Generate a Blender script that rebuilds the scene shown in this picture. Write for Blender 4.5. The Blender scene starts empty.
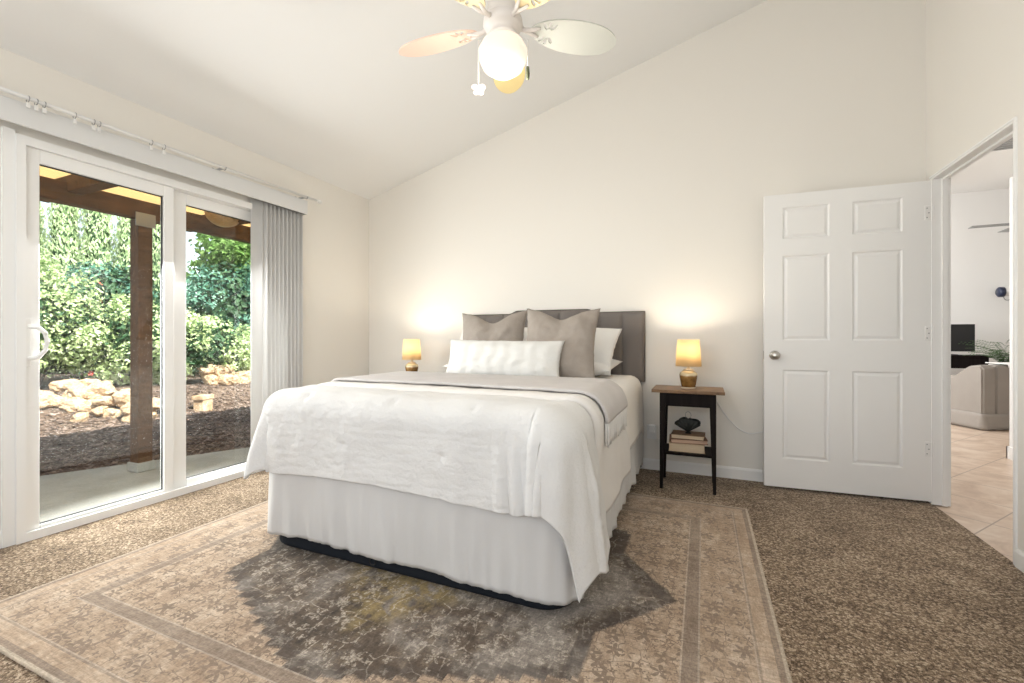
import bpy, bmesh, math, random
from mathutils import Vector, Matrix, noise as mnoise

random.seed(7)
C = bpy.context.scene.collection
S = bpy.context.scene
PI = math.pi
R_ = math.radians

# ------------------------------------------------------------------ camera
cam_d = bpy.data.cameras.new('camera')
cam_d.sensor_width = 36.0
cam_d.lens = 36.0 * 445.0 / 1024.0
cam_d.shift_y = -3.5 / 1024.0
cam_d.clip_start = 0.05
cam_d.clip_end = 200
cam = bpy.data.objects.new('camera', cam_d)
C.objects.link(cam)
cam.location = (0, 0, 1.05)
cam.rotation_euler = (R_(90), 0, R_(23.2))
S.camera = cam

# ------------------------------------------------------------------ colour management
S.view_settings.view_transform = 'Standard'
S.view_settings.look = 'None'
S.view_settings.gamma = 1.0
S.view_settings.use_curve_mapping = False
S.view_settings.exposure = 0.27

# ------------------------------------------------------------------ world, sun, big lights
world = bpy.data.worlds.new('sky')
S.world = world
world.use_nodes = True
wn = world.node_tree
wn.nodes.clear()
sky = wn.nodes.new('ShaderNodeTexSky')
sky.sky_type = 'NISHITA'
sky.sun_disc = False
sky.sun_elevation = R_(50)
sky.sun_rotation = R_(90)
hsv = wn.nodes.new('ShaderNodeHueSaturation')
hsv.inputs['Saturation'].default_value = 0.45
wbg = wn.nodes.new('ShaderNodeBackground')
wbg.inputs['Strength'].default_value = 0.30
wout = wn.nodes.new('ShaderNodeOutputWorld')
wn.links.new(sky.outputs[0], hsv.inputs['Color'])
wn.links.new(hsv.outputs[0], wbg.inputs['Color'])
wn.links.new(wbg.outputs[0], wout.inputs['Surface'])


def lamp(name, kind, loc, energy, color=(1, 1, 1), aim=None, size=None, size_y=None, radius=None):
    l = bpy.data.lights.new(name, kind)
    l.energy = energy
    l.color = color
    if kind == 'AREA':
        l.shape = 'RECTANGLE'
        l.size = size
        l.size_y = size_y or size
    if radius is not None:
        l.shadow_soft_size = radius
    o = bpy.data.objects.new(name, l)
    C.objects.link(o)
    o.location = loc
    if aim is not None:
        o.rotation_euler = Vector(aim).to_track_quat('-Z', 'Y').to_euler()
    return o


sun = lamp('sun', 'SUN', (6, 4, 10), 14.0, (1.0, 0.95, 0.86), aim=(-0.64, 0.10, -0.76))
sun.data.angle = R_(0.6)
# soft fill added behind the camera, set in an invented window opening
lamp('rear_fill_light', 'AREA', (-1.0, -1.46, 1.75), 49, (0.955, 0.975, 0.99), aim=(0, 1, 0.45), size=3.4, size_y=1.7)
# daylight of the sliding door
lamp('patio_daylight', 'AREA', (-3.42, 1.75, 1.08), 64, (1.0, 1.0, 1.0), aim=(1, 0, -0.42), size=1.15, size_y=1.75)
# unseen fill lights added to brighten the living room and the hall
lamp('living_room_fill', 'AREA', (0.42, 7.6, 2.0), 110, (1, 0.99, 0.97), aim=(1, 0, 0), size=2.2, size_y=1.8)  # added fill in an invented window opening, source unseen
lamp('hall_fill_light', 'AREA', (1.95, 3.9, 2.42), 12, (1, 0.95, 0.88), aim=(0, 0, -1), size=0.6, size_y=0.6)  # added fill below the hall ceiling, no fixture modelled


# ------------------------------------------------------------------ node helpers
class X:
    """a socket (or number) with arithmetic"""
    def __init__(self, nt, s):
        self.nt, self.s = nt, s

    def _m(self, op, *others, clamp=False):
        n = self.nt.nodes.new('ShaderNodeMath')
        n.operation = op
        n.use_clamp = clamp
        for i, v in enumerate((self,) + others):
            v = v.s if isinstance(v, X) else v
            if isinstance(v, (int, float)):
                n.inputs[i].default_value = v
            else:
                self.nt.links.new(v, n.inputs[i])
        return X(self.nt, n.outputs[0])

    def __add__(self, o): return self._m('ADD', o)
    def __sub__(self, o): return self._m('SUBTRACT', o)
    def __mul__(self, o): return self._m('MULTIPLY', o)
    def __truediv__(self, o): return self._m('DIVIDE', o)
    def abs(self): return self._m('ABSOLUTE')
    def min(self, o): return self._m('MINIMUM', o)
    def max(self, o): return self._m('MAXIMUM', o)
    def lt(self, o): return self._m('LESS_THAN', o)
    def gt(self, o): return self._m('GREATER_THAN', o)
    def neg(self): return self._m('MULTIPLY', -1.0)
    def fract(self): return self._m('FRACT')
    def sin(self): return self._m('SINE')
    def clamp(self): return self._m('ADD', 0.0, clamp=True)

    def step(self, a, b):
        n = self.nt.nodes.new('ShaderNodeMapRange')
        n.interpolation_type = 'SMOOTHSTEP'
        self.nt.links.new(self.s, n.inputs['Value'])
        n.inputs['From Min'].default_value = a
        n.inputs['From Max'].default_value = b
        return X(self.nt, n.outputs[0])

    def band(self, a, b):
        return self.gt(a) * self.lt(b)


class M:
    """one node material"""
    def __init__(self, name, color=(0.8, 0.8, 0.8), rough=0.6, metal=0.0, spec=0.5):
        self.m = bpy.data.materials.new(name)
        self.m.use_nodes = True
        self.nt = self.m.node_tree
        self.b = self.nt.nodes['Principled BSDF']
        self.out = self.nt.nodes['Material Output']
        self.b.inputs['Base Color'].default_value = (*color, 1)
        self.b.inputs['Roughness'].default_value = rough
        self.b.inputs['Metallic'].default_value = metal
        self.b.inputs['Specular IOR Level'].default_value = spec
        tc = self.nt.nodes.new('ShaderNodeTexCoord')
        self.obj = tc.outputs['Object']

    def mapping(self, scale=(1, 1, 1), rot=(0, 0, 0)):
        n = self.nt.nodes.new('ShaderNodeMapping')
        n.inputs['Scale'].default_value = scale
        n.inputs['Rotation'].default_value = rot
        self.nt.links.new(self.obj, n.inputs['Vector'])
        return n.outputs[0]

    def noise(self, scale, detail=2, rough=0.5, vec=None, distort=0.0):
        n = self.nt.nodes.new('ShaderNodeTexNoise')
        n.inputs['Scale'].default_value = scale
        n.inputs['Detail'].default_value = detail
        n.inputs['Roughness'].default_value = rough
        n.inputs['Distortion'].default_value = distort
        self.nt.links.new(vec or self.obj, n.inputs['Vector'])
        return X(self.nt, n.outputs[0])

    def voronoi(self, scale, feature='F1', vec=None, out=0):
        n = self.nt.nodes.new('ShaderNodeTexVoronoi')
        n.feature = feature
        n.inputs['Scale'].default_value = scale
        self.nt.links.new(vec or self.obj, n.inputs['Vector'])
        return X(self.nt, n.outputs[out])

    def wave(self, scale, direction='X', distort=0, detail=2, vec=None):
        n = self.nt.nodes.new('ShaderNodeTexWave')
        n.bands_direction = direction
        n.inputs['Scale'].default_value = scale
        n.inputs['Distortion'].default_value = distort
        n.inputs['Detail'].default_value = detail
        self.nt.links.new(vec or self.obj, n.inputs['Vector'])
        return X(self.nt, n.outputs['Fac'])

    def xyz(self):
        n = self.nt.nodes.new('ShaderNodeSeparateXYZ')
        self.nt.links.new(self.obj, n.inputs[0])
        return [X(self.nt, o) for o in n.outputs]

    def ramp(self, fac, stops):
        n = self.nt.nodes.new('ShaderNodeValToRGB')
        e = n.color_ramp.elements
        while len(e) < len(stops):
            e.new(0.5)
        for el, (p, c) in zip(e, stops):
            el.position = p
            el.color = (*c, 1)
        self.nt.links.new(fac.s, n.inputs[0])
        return n.outputs[0]

    def mix(self, fac, a, b, mode='MIX'):
        n = self.nt.nodes.new('ShaderNodeMix')
        n.data_type = 'RGBA'
        n.blend_type = mode
        f = fac.s if isinstance(fac, X) else fac
        if isinstance(f, (int, float)):
            n.inputs[0].default_value = f
        else:
            self.nt.links.new(f, n.inputs[0])
        for v, i in ((a, 6), (b, 7)):
            if isinstance(v, tuple):
                n.inputs[i].default_value = (*v, 1)
            else:
                self.nt.links.new(v, n.inputs[i])
        return n.outputs[2]

    def color(self, sock):
        self.nt.links.new(sock, self.b.inputs['Base Color'])
        return self

    def bump(self, fac, strength=0.3, dist=0.01):
        n = self.nt.nodes.new('ShaderNodeBump')
        n.inputs['Strength'].default_value = strength
        n.inputs['Distance'].default_value = dist
        self.nt.links.new(fac.s, n.inputs['Height'])
        self.nt.links.new(n.outputs[0], self.b.inputs['Normal'])
        return self

    def translucent(self, color, amount):
        t = self.nt.nodes.new('ShaderNodeBsdfTranslucent')
        if isinstance(color, tuple):
            t.inputs['Color'].default_value = (*color, 1)
        else:
            self.nt.links.new(color, t.inputs['Color'])
        mx = self.nt.nodes.new('ShaderNodeMixShader')
        mx.inputs[0].default_value = amount
        self.nt.links.new(self.b.outputs[0], mx.inputs[1])
        self.nt.links.new(t.outputs[0], mx.inputs[2])
        self.nt.links.new(mx.outputs[0], self.out.inputs[0])
        return self


def cloth_mat(name, c1, c2, scale=900, bump=0.15, blotch=6, fine=None, rough=0.9):
    m = M(name, c1, rough, spec=0.15)
    w = m.noise(scale, 1)
    b = m.noise(blotch, 3)
    m.color(m.ramp((w * 0.5 + b * 0.5), [(0.3, c2), (0.7, c1)]))
    h = w
    if fine:
        h = w * 0.3 + m.noise(fine, 4, 0.6)
    m.bump(h, bump, 0.004)
    return m.m


MAT = {}
# painted walls: faint roller texture
m = M('warm_white_wall_paint', (0.81, 0.777, 0.72), 0.85, spec=0.2)
m.bump(m.noise(140, 3), 0.06, 0.002)
MAT['wall'] = m.m
m = M('ceiling_paint', (0.87, 0.865, 0.85), 0.9, spec=0.15)
m.bump(m.noise(90, 3), 0.06, 0.002)
MAT['ceiling'] = m.m
m = M('hall_paint', (0.84, 0.83, 0.81), 0.9, spec=0.15)
m.bump(m.noise(120, 2), 0.05, 0.002)
MAT['hall'] = m.m
m = M('white_trim_paint', (0.86, 0.85, 0.83), 0.45, spec=0.4)
m.bump(m.noise(60, 2), 0.03, 0.002)
MAT['trim'] = m.m
m = M('white_vinyl', (0.85, 0.845, 0.83), 0.4, spec=0.4)
m.bump(m.noise(40, 1), 0.02, 0.001)
MAT['vinyl'] = m.m
m = M('dark_seal', (0.03, 0.03, 0.032), 0.6)
m.bump(m.noise(80, 1), 0.1, 0.001)
MAT['seal'] = m.m

# carpet
m = M('brown_pile_carpet', (0.3, 0.24, 0.18), 1.0, spec=0.05)
n1 = m.noise(105, 4, 0.85)
n2 = m.noise(380, 2, 0.6)
n3 = m.noise(5.0, 4, 0.6)
vt_ = m.nt.nodes.new('ShaderNodeTexVoronoi')
vt_.inputs['Scale'].default_value = 125.0
m.nt.links.new(m.obj, vt_.inputs['Vector'])
sc3 = m.nt.nodes.new('ShaderNodeSeparateColor')
m.nt.links.new(vt_.outputs['Color'], sc3.inputs[0])
tuft = X(m.nt, sc3.outputs[0])
tdist = X(m.nt, vt_.outputs['Distance'])
f = (tuft - 0.5) * 0.20 + 0.5 + (n2 - 0.5) * 0.45 + (n3 - 0.5) * 0.20 + (n1 - 0.5) * 0.25 - tdist.step(0.35, 0.8) * 0.07
m.color(m.ramp(f, [(0.33, (0.05, 0.032, 0.018)), (0.45, (0.18, 0.124, 0.078)), (0.54, (0.34, 0.252, 0.17)), (0.67, (0.66, 0.55, 0.42))]))
m.bump(tdist.neg() + n1 * 0.5, 0.35, 0.006)
m.b.inputs['Sheen Weight'].default_value = 0.12
m.b.inputs['Sheen Roughness'].default_value = 0.5
MAT['carpet'] = m.m

# glass
g = bpy.data.materials.new('door_glass')
g.use_nodes = True
nt = g.node_tree
nt.nodes.clear()
tr = nt.nodes.new('ShaderNodeBsdfTransparent')
tr.inputs[0].default_value = (0.95, 0.97, 0.955, 1)
gl = nt.nodes.new('ShaderNodeBsdfGlossy')
gl.inputs['Roughness'].default_value = 0.0
mx = nt.nodes.new('ShaderNodeMixShader')
mx.inputs[0].default_value = 0.035
oo = nt.nodes.new('ShaderNodeOutputMaterial')
nt.links.new(tr.outputs[0], mx.inputs[1])
nt.links.new(gl.outputs[0], mx.inputs[2])
nt.links.new(mx.outputs[0], oo.inputs[0])
MAT['glass'] = g

# metals, plastics
m = M('satin_nickel', (0.55, 0.53, 0.5), 0.28, 1.0)
m.bump(m.noise(200, 1), 0.02, 0.001)
MAT['nickel'] = m.m
m = M('rod_metal', (0.74, 0.735, 0.72), 0.35, spec=0.5)
m.bump(m.noise(80, 1), 0.02, 0.001)
MAT['rod_metal'] = m.m
m = M('valance_vinyl', (0.70, 0.70, 0.695), 0.5, spec=0.3)
m.bump(m.noise(40, 1), 0.02, 0.001)
MAT['valance'] = m.m
m = M('white_metal', (0.82, 0.81, 0.79), 0.35, spec=0.5)
m.bump(m.noise(80, 1), 0.02, 0.001)
MAT['white_metal'] = m.m
m = M('grey_metal', (0.36, 0.36, 0.36), 0.4, 0.6)
m.bump(m.noise(80, 1), 0.02, 0.001)
MAT['grey_metal'] = m.m

# bed fabrics
MAT['comforter'] = cloth_mat('white_linen_comforter', (0.76, 0.75, 0.73), (0.72, 0.71, 0.69), 700, 0.9, 5, fine=70)
MAT['fold'] = cloth_mat('white_matelasse', (0.79, 0.765, 0.73), (0.74, 0.71, 0.675), 600, 0.35, 5, fine=70)
MAT['coverlet'] = cloth_mat('cream_coverlet', (0.84, 0.81, 0.765), (0.82, 0.785, 0.735), 500, 0.08, 3)
MAT['skirt'] = cloth_mat('white_bed_skirt', (0.64, 0.63, 0.615), (0.60, 0.59, 0.575), 600, 0.08, 3)
MAT['throw'] = cloth_mat('pale_grey_throw', (0.64, 0.61, 0.59), (0.56, 0.53, 0.51), 420, 0.5, 9)
MAT['fringe'] = cloth_mat('white_fringe', (0.82, 0.80, 0.77), (0.75, 0.73, 0.70), 300, 0.3, 30)
MAT['taupe'] = cloth_mat('taupe_linen', (0.42, 0.37, 0.325), (0.33, 0.285, 0.245), 380, 0.7, 14)
MAT['white_pillow'] = cloth_mat('white_pillowcase', (0.84, 0.82, 0.79), (0.81, 0.79, 0.755), 600, 0.1, 4)
MAT['lumbar'] = cloth_mat('white_textured_cushion', (0.76, 0.75, 0.72), (0.69, 0.68, 0.645), 320, 0.6, 11, fine=90)
m = M('taupe_headboard_fabric', (0.15, 0.135, 0.125), 0.9, spec=0.15)
w = m.noise(500, 2)
m.color(m.ramp(w, [(0.35, (0.15, 0.132, 0.12)), (0.65, (0.23, 0.205, 0.188))]))
m.bump(w, 0.3, 0.002)
MAT['headboard'] = m.m
m = M('charcoal_base_fabric', (0.013, 0.016, 0.022), 0.85, spec=0.2)
m.bump(m.noise(500, 2), 0.3, 0.002)
MAT['base'] = m.m
m = M('black_plastic', (0.012, 0.012, 0.013), 0.5)
m.bump(m.noise(200, 1), 0.05, 0.001)
MAT['black'] = m.m

# wood
m = M('black_painted_wood', (0.02, 0.016, 0.015), 0.6, spec=0.1)
w = m.noise(30, 3, vec=m.mapping((1, 1, 0.1)))
m.color(m.ramp(w, [(0.3, (0.007, 0.005, 0.005)), (0.7, (0.016, 0.012, 0.011))]))
m.bump(w, 0.08, 0.001)
MAT['black_wood'] = m.m
m = M('walnut_top', (0.2, 0.11, 0.05), 0.4, spec=0.4)
w = m.noise(14, 5, 0.6, vec=m.mapping((1, 9, 4)), distort=0.6)
m.color(m.ramp(w, [(0.3, (0.10, 0.05, 0.022)), (0.55, (0.22, 0.125, 0.06)), (0.75, (0.30, 0.18, 0.09))]))
m.bump(w, 0.06, 0.001)
MAT['walnut'] = m.m

# lamp
m = M('cream_lampshade', (0.80, 0.68, 0.47), 0.9, spec=0.1)
w = m.wave(120, 'Z', 2)
m.bump(w, 0.1, 0.001)
m.translucent((0.97, 0.84, 0.60), 0.65)
MAT['shade'] = m.m
m = M('bronze_glaze', (0.30, 0.15, 0.035), 0.25, 0.35, spec=0.5)
x, y, z = m.xyz()
w = m.noise(24, 3)
col = m.ramp(w, [(0.3, (0.15, 0.07, 0.018)), (0.7, (0.36, 0.20, 0.06))])
cream = m.ramp(w, [(0.3, (0.60, 0.50, 0.32)), (0.7, (0.72, 0.62, 0.42))])
m.color(m.mix((z + w * 0.012).step(0.092, 0.106), col, cream))
MAT['glaze'] = m.m
m = M('pale_foot', (0.62, 0.52, 0.38), 0.4)
m.bump(m.noise(80), 0.05, 0.001)
MAT['lamp_foot'] = m.m


def emit(name, color, strength):
    m = M(name, color, 0.5)
    m.b.inputs['Emission Color'].default_value = (*color, 1)
    m.b.inputs['Emission Strength'].default_value = strength
    return m.m


MAT['bulb'] = emit('lamp_bulb', (1.0, 0.78, 0.48), 8.0)
MAT['globe'] = emit('opal_globe', (0.55, 0.49, 0.41), 1.0)

# ------------------------------------------------------------------ mesh helpers
def obj(name, bm, mat=None, parent=None, smooth=False, loc=None):
    me = bpy.data.meshes.new(name)
    if isinstance(bm, bmesh.types.BMesh):
        bm.normal_update()
        bm.to_mesh(me)
        bm.free()
    else:
        me.from_pydata(bm[0], [], bm[1])
        me.update()
    mats = mat if isinstance(mat, (list, tuple)) else [mat]
    for mm in mats:
        if mm is not None:
            me.materials.append(MAT[mm] if isinstance(mm, str) else mm)
    if smooth:
        for p in me.polygons:
            p.use_smooth = True
    o = bpy.data.objects.new(name, me)
    C.objects.link(o)
    if parent:
        o.parent = parent
    if loc:
        o.location = loc
    return o


def tag(o, label=None, cat=None, group=None, kind=None):
    if label: o['label'] = label
    if cat: o['category'] = cat
    if group: o['group'] = group
    if kind: o['kind'] = kind
    return o


def thing(name, label, cat, loc=(0, 0, 0), rz=0.0, group=None, kind=None):
    o = bpy.data.objects.new(name, None)
    o.empty_display_size = 0.1
    C.objects.link(o)
    o.location = loc
    o.rotation_euler = (0, 0, rz)
    return tag(o, label, cat, group, kind)


def copy_tree(o, parent=None):
    c = o.copy()
    C.objects.link(c)
    if parent: c.parent = parent
    for ch in list(o.children):
        copy_tree(ch, c)
    return c


def box(bm, x0, x1, y0, y1, z0, z1, mat=0):
    vs = [bm.verts.new(p) for p in ((x0, y0, z0), (x1, y0, z0), (x1, y1, z0), (x0, y1, z0),
                                    (x0, y0, z1), (x1, y0, z1), (x1, y1, z1), (x0, y1, z1))]
    fs = []
    for q in ((3, 2, 1, 0), (4, 5, 6, 7), (0, 1, 5, 4), (1, 2, 6, 5), (2, 3, 7, 6), (3, 0, 4, 7)):
        f = bm.faces.new([vs[i] for i in q])
        f.material_index = mat
        fs.append(f)
    return vs, fs


def bbox(x0, x1, y0, y1, z0, z1):
    bm = bmesh.new()
    box(bm, x0, x1, y0, y1, z0, z1)
    return bm


def rbox(x0, x1, y0, y1, z0, z1, r=0.004, seg=2):
    bm = bbox(x0, x1, y0, y1, z0, z1)
    bmesh.ops.bevel(bm, geom=bm.edges[:], offset=r, segments=seg, affect='EDGES', profile=0.6)
    return bm


def tube(bm, pts, r, seg=10, cap=True):
    pts = [Vector(p) for p in pts]
    rs = r if isinstance(r, (list, tuple)) else [r] * len(pts)
    rings = []
    for i, p in enumerate(pts):
        a = pts[max(i - 1, 0)]
        b = pts[min(i + 1, len(pts) - 1)]
        d = (b - a).normalized()
        up = Vector((0, 0, 1)) if abs(d.z) < 0.95 else Vector((1, 0, 0))
        u = d.cross(up).normalized()
        v = d.cross(u).normalized()
        rings.append([bm.verts.new(p + (u * math.cos(2 * PI * k / seg) + v * math.sin(2 * PI * k / seg)) * rs[i]) for k in range(seg)])
    for a, b in zip(rings, rings[1:]):
        for k in range(seg):
            bm.faces.new((a[k], a[(k + 1) % seg], b[(k + 1) % seg], b[k]))
    if cap:
        bm.faces.new(rings[0][::-1])
        bm.faces.new(rings[-1])
    bmesh.ops.recalc_face_normals(bm, faces=bm.faces[:])
    return bm


def lathe(bm, prof, seg=32, axis='Z', origin=(0, 0, 0)):
    rings = []
    for r, h in prof:
        ring = []
        for k in range(seg):
            a = 2 * PI * k / seg
            p = (r * math.cos(a), r * math.sin(a), h)
            if axis == 'Y': p = (r * math.cos(a), h, r * math.sin(a))
            if axis == 'X': p = (h, r * math.cos(a), r * math.sin(a))
            ring.append(bm.verts.new(Vector(p) + Vector(origin)))
        rings.append(ring)
    for a, b in zip(rings, rings[1:]):
        for k in range(seg):
            bm.faces.new((a[k], a[(k + 1) % seg], b[(k + 1) % seg], b[k]))
    if prof[0][0] > 1e-6: bm.faces.new(rings[0][::-1])
    if prof[-1][0] > 1e-6: bm.faces.new(rings[-1])
    bmesh.ops.remove_doubles(bm, verts=bm.verts[:], dist=1e-5)
    bmesh.ops.recalc_face_normals(bm, faces=bm.faces[:])
    return bm


def prism(bm, pts, z0, z1):
    a = [bm.verts.new((x, y, z0)) for x, y in pts]
    b = [bm.verts.new((x, y, z1)) for x, y in pts]
    n = len(pts)
    bm.faces.new(a[::-1])
    bm.faces.new(b)
    for i in range(n):
        bm.faces.new((a[i], a[(i + 1) % n], b[(i + 1) % n], b[i]))
    bmesh.ops.recalc_face_normals(bm, faces=bm.faces[:])
    return bm


def grid_bm(nu, nv, fn):
    bm = bmesh.new()
    vs = [[bm.verts.new(fn(i / (nu - 1), j / (nv - 1))) for j in range(nv)] for i in range(nu)]
    for i in range(nu - 1):
        for j in range(nv - 1):
            bm.faces.new((vs[i][j], vs[i + 1][j], vs[i + 1][j + 1], vs[i][j + 1]))
    return bm


def solid(o, t, offset=0.0, sub=0):
    s = o.modifiers.new('thickness', 'SOLIDIFY')
    s.thickness = t
    s.offset = offset
    if sub:
        u = o.modifiers.new('smooth', 'SUBSURF')
        u.levels = sub
        u.render_levels = sub
    return o


def nz(x, y, z=0.0):
    return mnoise.noise(Vector((x, y, z)))


def smooth01(x):
    x = max(0.0, min(1.0, x))
    return x * x * (3 - 2 * x)


# ------------------------------------------------------------------ room shell
XL, XR, YB, YR = -3.23, 1.331, 3.715, -1.30       # left wall, right wall, back wall, rear wall
SLOPE = 0.275
def ceil_z(x): return 2.505 + SLOPE * (x - XL)

def struct(name, bm, mat, label=None, cat=None, parent=None, **k):
    return tag(obj(name, bm, mat, parent, **k), label, cat, kind='structure')

struct('floor', bbox(XL - 0.02, XR + 0.005, YR - 0.1, YB + 0.1, -0.12, 0.0), 'carpet', 'brown speckled pile carpet of the bedroom', 'carpet')

# back wall follows the slope of the ceiling
def sloped_wall(y0, y1, x0, x1, holes=()):
    bm = bmesh.new()
    pts = [(x0, 0), (x1, 0), (x1, ceil_z(x1) + 0.02), (x0, ceil_z(x0) + 0.02)]
    a = [bm.verts.new((x, y0, z)) for x, z in pts]
    b = [bm.verts.new((x, y1, z)) for x, z in pts]
    bm.faces.new(a[::-1]); bm.faces.new(b)
    for i in range(4):
        bm.faces.new((a[i], a[(i + 1) % 4], b[(i + 1) % 4], b[i]))
    bmesh.ops.recalc_face_normals(bm, faces=bm.faces[:])
    return bm
struct('wall_back', sloped_wall(YB, YB + 0.12, XL - 0.15, XR + 0.11), 'wall', 'warm white back wall behind the bed rising with the vaulted ceiling', 'wall')

# left wall with the opening of the sliding door
DY0, DY1, DZ = 1.085, 2.665, 2.09
bm = bmesh.new()
box(bm, XL - 0.15, XL, YR - 0.1, DY0, -0.1, 2.52)
box(bm, XL - 0.15, XL, DY1, YB + 0.02, -0.1, 2.52)
box(bm, XL - 0.15, XL, DY0, DY1, DZ, 2.52)
struct('wall_left', bm, 'wall', 'low left wall around the sliding glass door', 'wall')

# right wall with the doorway
OY0, OY1, OZ = 2.80, 3.645, 2.072
bm = bmesh.new()
box(bm, XR, XR + 0.087, YR - 0.1, OY0, 0, 3.80)
box(bm, XR, XR + 0.087, OY1, YB + 0.05, 0, 3.80)
box(bm, XR, XR + 0.087, OY0, OY1, OZ, 3.80)
struct('wall_right', bm, 'wall', 'tall warm white right wall with the hall doorway', 'wall')

# rear wall with a wide opening added for the fill light (behind the camera)
bm = bmesh.new()
box(bm, XL - 0.15, -2.75, YR - 0.1, YR, 0, 3.80)
box(bm, 0.75, XR + 0.11, YR - 0.1, YR, 0, 3.80)
box(bm, -2.75, 0.75, YR - 0.1, YR, 0, 0.86)
box(bm, -2.75, 0.75, YR - 0.1, YR, 2.62, 3.80)
struct('wall_rear', bm, 'wall', 'wall behind the viewer with a wide opening added for the fill light', 'wall')
bm = bmesh.new()
for (a, b, c, d) in ((-2.75, 0.75, 0.86, 0.92), (-2.75, 0.75, 2.56, 2.62), (-2.75, -2.69, 0.92, 2.56), (0.69, 0.75, 0.92, 2.56), (-1.03, -0.97, 0.92, 2.56)):
    box(bm, a, b, YR - 0.08, YR - 0.02, c, d)
struct('added_window_1', bm, 'vinyl', 'white frame of the added window opening behind the viewer', 'window')

bm = bmesh.new()
x0, x1 = XL - 0.15, XR + 0.087
for y0, y1 in ((YR - 0.1, YB + 0.1),):
    a = [(x0, y0, ceil_z(x0)), (x1, y0, ceil_z(x1)), (x1, y1, ceil_z(x1)), (x0, y1, ceil_z(x0))]
    v0 = [bm.verts.new(p) for p in a]
    v1 = [bm.verts.new((p[0], p[1], p[2] + 0.15)) for p in a]
    bm.faces.new(v0[::-1]); bm.faces.new(v1)
    for i in range(4): bm.faces.new((v0[i], v0[(i + 1) % 4], v1[(i + 1) % 4], v1[i]))
bmesh.ops.recalc_face_normals(bm, faces=bm.faces[:])
struct('ceiling', bm, 'ceiling', 'white vaulted ceiling sloping up to the right', 'ceiling')

# baseboards with a chamfered top
def baseboard(name, p0, p1, nrm, label, h=0.085, t=0.013):
    d = Vector((p1[0] - p0[0], p1[1] - p0[1], 0))
    n = Vector((nrm[0], nrm[1], 0))
    bm = bmesh.new()
    prof = [(0, 0), (t, 0), (t, h - 0.015), (t * 0.45, h), (0, h)]
    ra = [bm.verts.new(Vector((p0[0], p0[1], 0)) + n * q + Vector((0, 0, z))) for q, z in prof]
    rb = [bm.verts.new(Vector((p1[0], p1[1], 0)) + n * q + Vector((0, 0, z))) for q, z in prof]
    k = len(prof)
    bm.faces.new(ra); bm.faces.new(rb[::-1])
    for i in range(k):
        bm.faces.new((ra[i], rb[i], rb[(i + 1) % k], ra[(i + 1) % k]))
    bmesh.ops.recalc_face_normals(bm, faces=bm.faces[:])
    return struct(name, bm, 'trim', label, 'baseboard')
baseboard('baseboard_back', (XL, YB), (XR, YB), (0, -1), 'white baseboard along the wall behind the bed')
baseboard('baseboard_left', (XL, YR), (XL, DY0 - 0.0), (1, 0), 'white baseboard left of the sliding door')
baseboard('baseboard_left_far', (XL, DY1), (XL, YB - 0.013), (1, 0), 'white baseboard under the blinds in the far left corner')
baseboard('baseboard_right', (XR, YR), (XR, OY0 - 0.01), (-1, 0), 'white baseboard on the right wall near the viewer')

# doorway jamb (lining of the opening)
bm = bmesh.new()
box(bm, XR - 0.004, XR + 0.089, OY1 - 0.022, OY1, 0, OZ)
box(bm, XR - 0.004, XR + 0.089, OY0, OY0 + 0.022, 0, OZ)
box(bm, XR - 0.004, XR + 0.089, OY0 + 0.022, OY1 - 0.022, OZ - 0.022, OZ)
box(bm, XR + 0.045, XR + 0.07, OY1 - 0.034, OY1 - 0.022, 0, OZ - 0.022)
box(bm, XR + 0.045, XR + 0.07, OY0 + 0.022, OY0 + 0.034, 0, OZ - 0.022)
box(bm, XR + 0.045, XR + 0.07, OY0 + 0.034, OY1 - 0.034, OZ - 0.034, OZ - 0.022)
# rounded bead on the bedroom side
tube(bm, [(XR - 0.001, OY0 + 0.004, 0), (XR - 0.001, OY0 + 0.004, OZ - 0.004)], 0.008, 10)
tube(bm, [(XR - 0.001, OY0, OZ - 0.006), (XR - 0.001, OY1, OZ - 0.006)], 0.008, 10)
struct('trim_1', bm, 'trim', 'white painted lining and casing of the hall doorway', 'door frame')

# ------------------------------------------------------------------ sliding glass door (door_1)
d1 = thing('door_1', 'white vinyl sliding glass door to the patio', 'sliding door', (XL, DY0, 0), kind='structure')
DW = DY1 - DY0
bm = bmesh.new()
box(bm, -0.13, 0.03, 0, 0.035, 0, DZ)
box(bm, -0.13, 0.03, DW - 0.035, DW, 0, DZ)
box(bm, -0.13, 0.03, 0.035, DW - 0.035, DZ - 0.045, DZ)
box(bm, -0.13, 0.03, 0.035, DW - 0.035, 0, 0.025)
box(bm, 0.012, 0.03, 0.035, DW - 0.035, 0.025, 0.045)
box(bm, 0.0, 0.018, -0.045, 0.0, 0, DZ + 0.02)
obj('frame', bm, 'vinyl', d1)


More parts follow.
